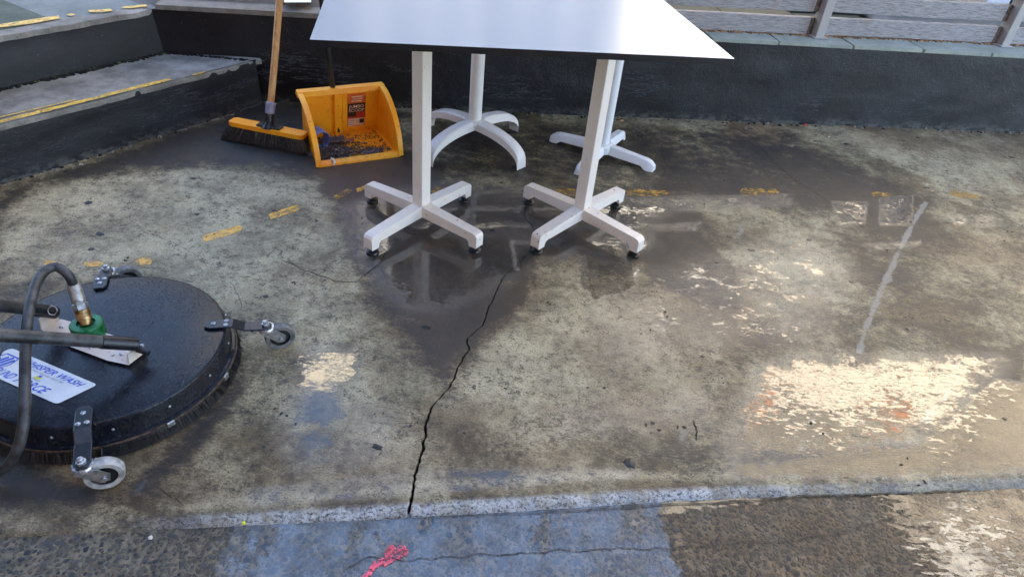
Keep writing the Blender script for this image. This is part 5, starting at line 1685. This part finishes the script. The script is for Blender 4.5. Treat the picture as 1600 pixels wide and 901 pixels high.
mb.build('crimp_sleeve', M['crimp'], swv, smooth=True)
# hose: spline through measured points
hp = [fpt(.092), G(109, 433, .236), G(98, 422, .250), G(85, 417, .256), G(70, 424, .256), G(57, 442, .250), G(48, 472, .240), G(43, 505, .222), G(40, 545, .198), G(39, 590, .172), G(39, 630, .150), G(36, 668, .122), G(28, 700, .088), G(14, 724, .050), G(-12, 742, .024), G(-60, 752, .0135), G(-120, 760, .0135)]
def cat(P, n=8):
    out = []
    for i in range(len(P) - 1):
        p0, p1, p2, p3 = P[max(i - 1, 0)], P[i], P[i + 1], P[min(i + 2, len(P) - 1)]
        for j in range(n):
            t_ = j / n
            out.append(.5 * ((2 * p1) + (p2 - p0) * t_ + (2 * p0 - 5 * p1 + 4 * p2 - p3) * t_ ** 2 + (3 * p1 - p0 - 3 * p2 + p3) * t_ ** 3))
    return out + [P[-1]]
mb = MB(); mb.tube(cat(hp), .0106, 16)
mb.build('hose', M['hose'], mach, smooth=True)
# two handle bars
def bar(e0, e1, r, lbl=None):
    e0, e1 = Vector(e0), Vector(e1)
    d = (e1 - e0).normalized()
    mb = MB(); mb.tube([e0, e0 + d * .03, e0 + d * .7], r, 20)
    b = mb.build('handle_bar', M['hose'], mach, smooth=True)
    mb = MB(); mb.tube([e0 - d * .012, e0 - d * .010, e0 + d * .062, e0 + d * .064], [r * .9, r * 1.12, r * 1.12, r * 1.0], 20)
    mb.build('bar_sleeve', M['arm_black'], b, smooth=True)
    return b, d
L1 = CAM + (G(0, 523, .16) - CAM) * .896
b1, d1 = bar(G(205, 537, .142), L1, .0140)
L2 = CAM + (G(0, 477, .18) - CAM) * .96
b2, d2 = bar(G(80, 487, .135), L2, .0140)
mb = MB(); rc_ = G(82, 485, .158)
mb.tube([rc_ + (_rt * math.cos(a * math.pi / 12) + _up * math.sin(a * math.pi / 12)) * .0105 for a in range(25)], .0011, 6, cap=False)
mb.build('split_ring', M['bolt'], b2, smooth=True)
q = G(216, 545, .125)
mb = MB(); mb.tube([q, q + Vector((.026, -.006, -.004))], [.0085, .0065], 10)
mb.build('hinge_lug', M['arm_black'], b1, smooth=True)
mb = MB(); mb.lathe(G(222, 541, .128), [(.005, -.002), (.005, .004), (.003, .006)], 8)
mb.build('bolt', M['bolt'], b1)
# sticker with its printing
kB, kR, kT = Vector((-.935, .950, 0)), Vector((-.885, 1.016, 0)), Vector((-1.129, 1.099, 0))
KX = kR - kT; KY = kT - (kB + kT - kR)                 # along, and up the sticker
k0 = kB + kT - kR
SZ = DZ + .0030
def kp(u_, v_, l_=0.0): return k0 + KX * u_ + KY * v_ + Vector((0, 0, SZ + l_))
mb = MB()
cor = []
for cu, cv, a0 in ((.97, .92, 0), (.03, .92, 1), (.03, .08, 2), (.97, .08, 3)):
    for j in range(4):
        a = (a0 + j / 3) * math.pi / 2
        cor.append((cu + .03 * math.cos(a), cv + .08 * math.sin(a)))
mb.hull([kp(u_, v_, -.0012) for u_, v_ in cor], [kp(u_, v_) for u_, v_ in cor])
stk = mb.build('sticker', M['sticker'], mach)
exn, eyn = KX, KY
LX, LY = KX.length, KY.length
def ktext(s_, u0, u1, v_, hgt, mat, shear=.3, fat=.015):
    """lettering hgt tall (fraction of the sticker), fitted between u0 and u1"""
    o = text_mesh('lettering', s_, mat, stk, (0, 0, 0), (1, 0, 0), (0, 1, 0), 1.0, shear, fat, 'LEFT', (0, 0, 0))
    base = stk.location + mach.location
    xs_ = [v.co.x for v in o.data.vertices]
    ys_ = [v.co.y for v in o.data.vertices]
    x0_, x1_, y0_, y1_ = min(xs_), max(xs_), min(ys_), max(ys_)
    for v in o.data.vertices:
        u_ = u0 + (u1 - u0) * (v.co.x - x0_) / (x1_ - x0_)
        w_ = v_ + hgt * (v.co.y - y0_) / (y1_ - y0_)
        v.co = kp(u_, w_, .0004) - base
    return o
ktext('WHISPER', .25, .62, .70, .19, M['ink_blue'])
ktext('WASH', .66, .93, .70, .19, M['ink_blue'])
ktext('SETTING THE STANDARD SINCE 1981', .31, .78, .595, .06, M['ink_grey'], 0, 0)
ktext('AUSTRALIA', .50, .63, .37, .055, M['ink_grey'], 0, 0)
ktext('GROUND', .10, .42, .08, .25, M['ink_blue'])
ktext('FORCE', .46, .80, .08, .25, M['ink_blue'])
mb = MB(); mb.add([kp(.535, .43, .0003), kp(.595, .43, .0003), kp(.595, .53, .0003), kp(.535, .53, .0003)], [(0, 1, 2, 3)])
mb.build('yellow_patch', M['yellow_bit'], stk)
mb = MB(); mb.add([kp(.55, .50, .0006), kp(.58, .50, .0006), kp(.58, .57, .0006), kp(.55, .57, .0006)], [(0, 1, 2, 3)])
mb.build('blue_patch', M['ink_blue'], stk)
# six-sided emblem: outline and slanted bars
hexo = [(.02, .50), (.055, .80), (.20, .80), (.235, .50), (.20, .22), (.055, .22)]
hexi = [(.032, .50), (.062, .755), (.193, .755), (.223, .50), (.193, .265), (.062, .265)]
mb = MB(); mb.add([kp(*q, .0004) for q in hexo + hexi], [(i, (i + 1) % 6, 6 + (i + 1) % 6, 6 + i) for i in range(6)])
for a_, b_2 in ((.045, .5), (.085, .62), (.125, .66), (.165, .6)):
    mb.add([kp(a_, .36, .0004), kp(a_ + .024, .30, .0004), kp(a_ + .046, b_2 + .06, .0004), kp(a_ + .020, b_2 + .10, .0004)], [(0, 1, 2, 3)])
mb.build('emblem', M['ink_blue'], stk)
for a_, b_2 in ((.045, .42), (.115, .40)):
    pass

# ================================================================== OUT OF FRAME: what lights and mirrors in the wet floor
def building(name, label, x0, x1, y0, y1, h, mat, z0=0.0):
    t_ = thing(name, ((x0 + x1) / 2, (y0 + y1) / 2, z0), label, 'building')
    mb = MB(); mb.box(((x0 + x1) / 2, (y0 + y1) / 2, (z0 - .2 + h) / 2 + z0 / 2), (x1 - x0, y1 - y0, h - z0 + .2))
    mb.build('wall', mat, t_)
    return t_
def windows(t_, xs_, zs, y, w_, h_):
    for x in xs_:
        for z in zs:
            mb = MB(); mb.box((x, y - .03, z), (w_ + .16, .06, h_ + .16))
            fo = mb.build('window', M['white_wall'], t_)
            mb = MB(); mb.box((x, y - .065, z), (w_, .02, h_))
            mb.build('pane', M['glass'], fo)
YF = 13.2
def zf(e, az): return None
bld = building('cream_building', 'tall sunlit cream building across the street', 5.6, 12.4, YF, YF + 8, 11.6, M['cream_wall'])
windows(bld, (6.6, 8.6, 10.6), (1.8, 3.9), YF, 1.0, 1.5)
mb = MB(); mb.box((8.95, YF + 3.9, 14.2), (6.9, 8, 5.16)); mb.build('top_storey', M['taupe_wall'], bld)
for xx_, ww_ in ((6.6, 1.3), (10.4, 1.0)):
    mb = MB(); mb.box((xx_, YF - .03, 11.3), (ww_, .07, .5)); mb.build('sign_panel', M['terracotta'], bld)
mb = MB(); mb.box((7.1, YF - .02, 9.2), (2.9, .05, 3.6)); mb.build('peach_panel', M['peach_wall'], bld)
bl2 = building('low_cream_building', 'lower sunlit cream shopfront building across the street', 1.6, 5.6, YF + .3, YF + 8, 9.6, M['white_wall'])
windows(bl2, (2.6, 4.4), (4.4, 2.0), YF + .3, 1.0, 1.3)
bl3 = building('cream_tower', 'narrow sunlit cream corner block across the street', -6.6, -3.9, YF, YF + 4, 12.6, M['cream_wall'])
mb = MB(); mb.box((-5.25, YF - .04, 5.3), (2.72, .10, 10.6)); mb.build('dark_front', M['slate_wall'], bl3)  # added dark panel, keeps the tower's lower reflection dark
bl8 = building('slate_building', 'low dark building across the street beyond the steps', -22, -6.65, YF + .2, YF + 8, 7.3, M['slate_wall'])
bl7 = building('slate_building', 'unseen dark slate building added between the cream ones for a dark reflection', -3.9, 1.6, YF + .15, YF + 8, 9.6, M['slate_wall'])  # added to fill the sky gap so the puddle mirrors something dark
windows(bl7, (-2.6, -.8, 1.0), (2.2, 5.0, 7.6), YF + .15, .9, 1.3)
bl4 = building('tan_building', 'shaded tan building at the end of the street', 12.8, 20, 4.0, YF + 8, 23.0, M['tan_wall'])
bl5 = building('brown_building', 'tall brown building behind the terrace', -26, 4.0, -9.0, -3.2, 14.5, M['brown_wall'])
windows(bl5, (-9, -6, -3, 0, 3), (2.0, 5.5, 9.0), -3.2 + .09, 1.4, 1.8)
bl6 = building('brown_building', 'unseen lower brown wing added beside the steps to dim the left', -14, -4.6, -8.9, 1.4, 10.5, M['brown_wall'])  # added out of view to cut the light from the left
mb = MB(); mb.box((12.72, 10.6, 14.4), (.14, 2.6, 2.6)); mb.build('glint_panel', M['white_wall'], bl4)  # added unseen panel that makes the white glint in the footpath water
def umbrella(c, half, z, label, post, turn=0.0):  # added out of view so dark canopies mirror in the wet ground
    t_ = thing('added_umbrella', (*c, 0), label, 'umbrella', 'added umbrellas over the terrace')
    c = Vector((*c, 0))
    ct_, st2 = math.cos(turn), math.sin(turn)
    ring = [c + Vector((half * (a * ct_ - b * st2), half * (a * st2 + b * ct_), z)) for a, b in ((-1, -1), (1, -1), (1, 1), (-1, 1))]
    apex = c + Vector((0, 0, z + .35))
    lo = [p + Vector((0, 0, -.02)) for p in ring]
    mb = MB(); mb.add(ring + [apex] + lo + [apex + Vector((0, 0, -.02))], [(0, 1, 4), (1, 2, 4), (2, 3, 4), (3, 0, 4), (6, 5, 9), (7, 6, 9), (8, 7, 9), (5, 8, 9)] + [(i, 5 + i, 5 + (i + 1) % 4, (i + 1) % 4) for i in range(4)])
    mb.build('canopy', M['canopy'], t_)
    pb = Vector((*post, 0))
    mb = MB(); mb.tube([pb, pb + Vector((0, 0, z + .5))], .03, 12)
    mb.build('pole', M['grey_box'], t_)
    mb = MB(); mb.tube([pb + Vector((0, 0, z + .48)), apex + Vector((0, 0, .02))], .025, 12)
    mb.build('arm', M['grey_box'], t_)
    mb = MB(); mb.box(pb + Vector((0, 0, .03)), (.5, .5, .06)); mb.build('foot', M['grey_box'], t_)
umbrella((-2.55, 1.45), 1.05, 2.4, 'unseen dark square umbrella added over the steps for its reflection', (-3.0, .2))
umbrella((2.05, 2.12), .80, 2.4, 'unseen dark square umbrella added over the right of the terrace for its reflection', (3.1, 1.2), .25)
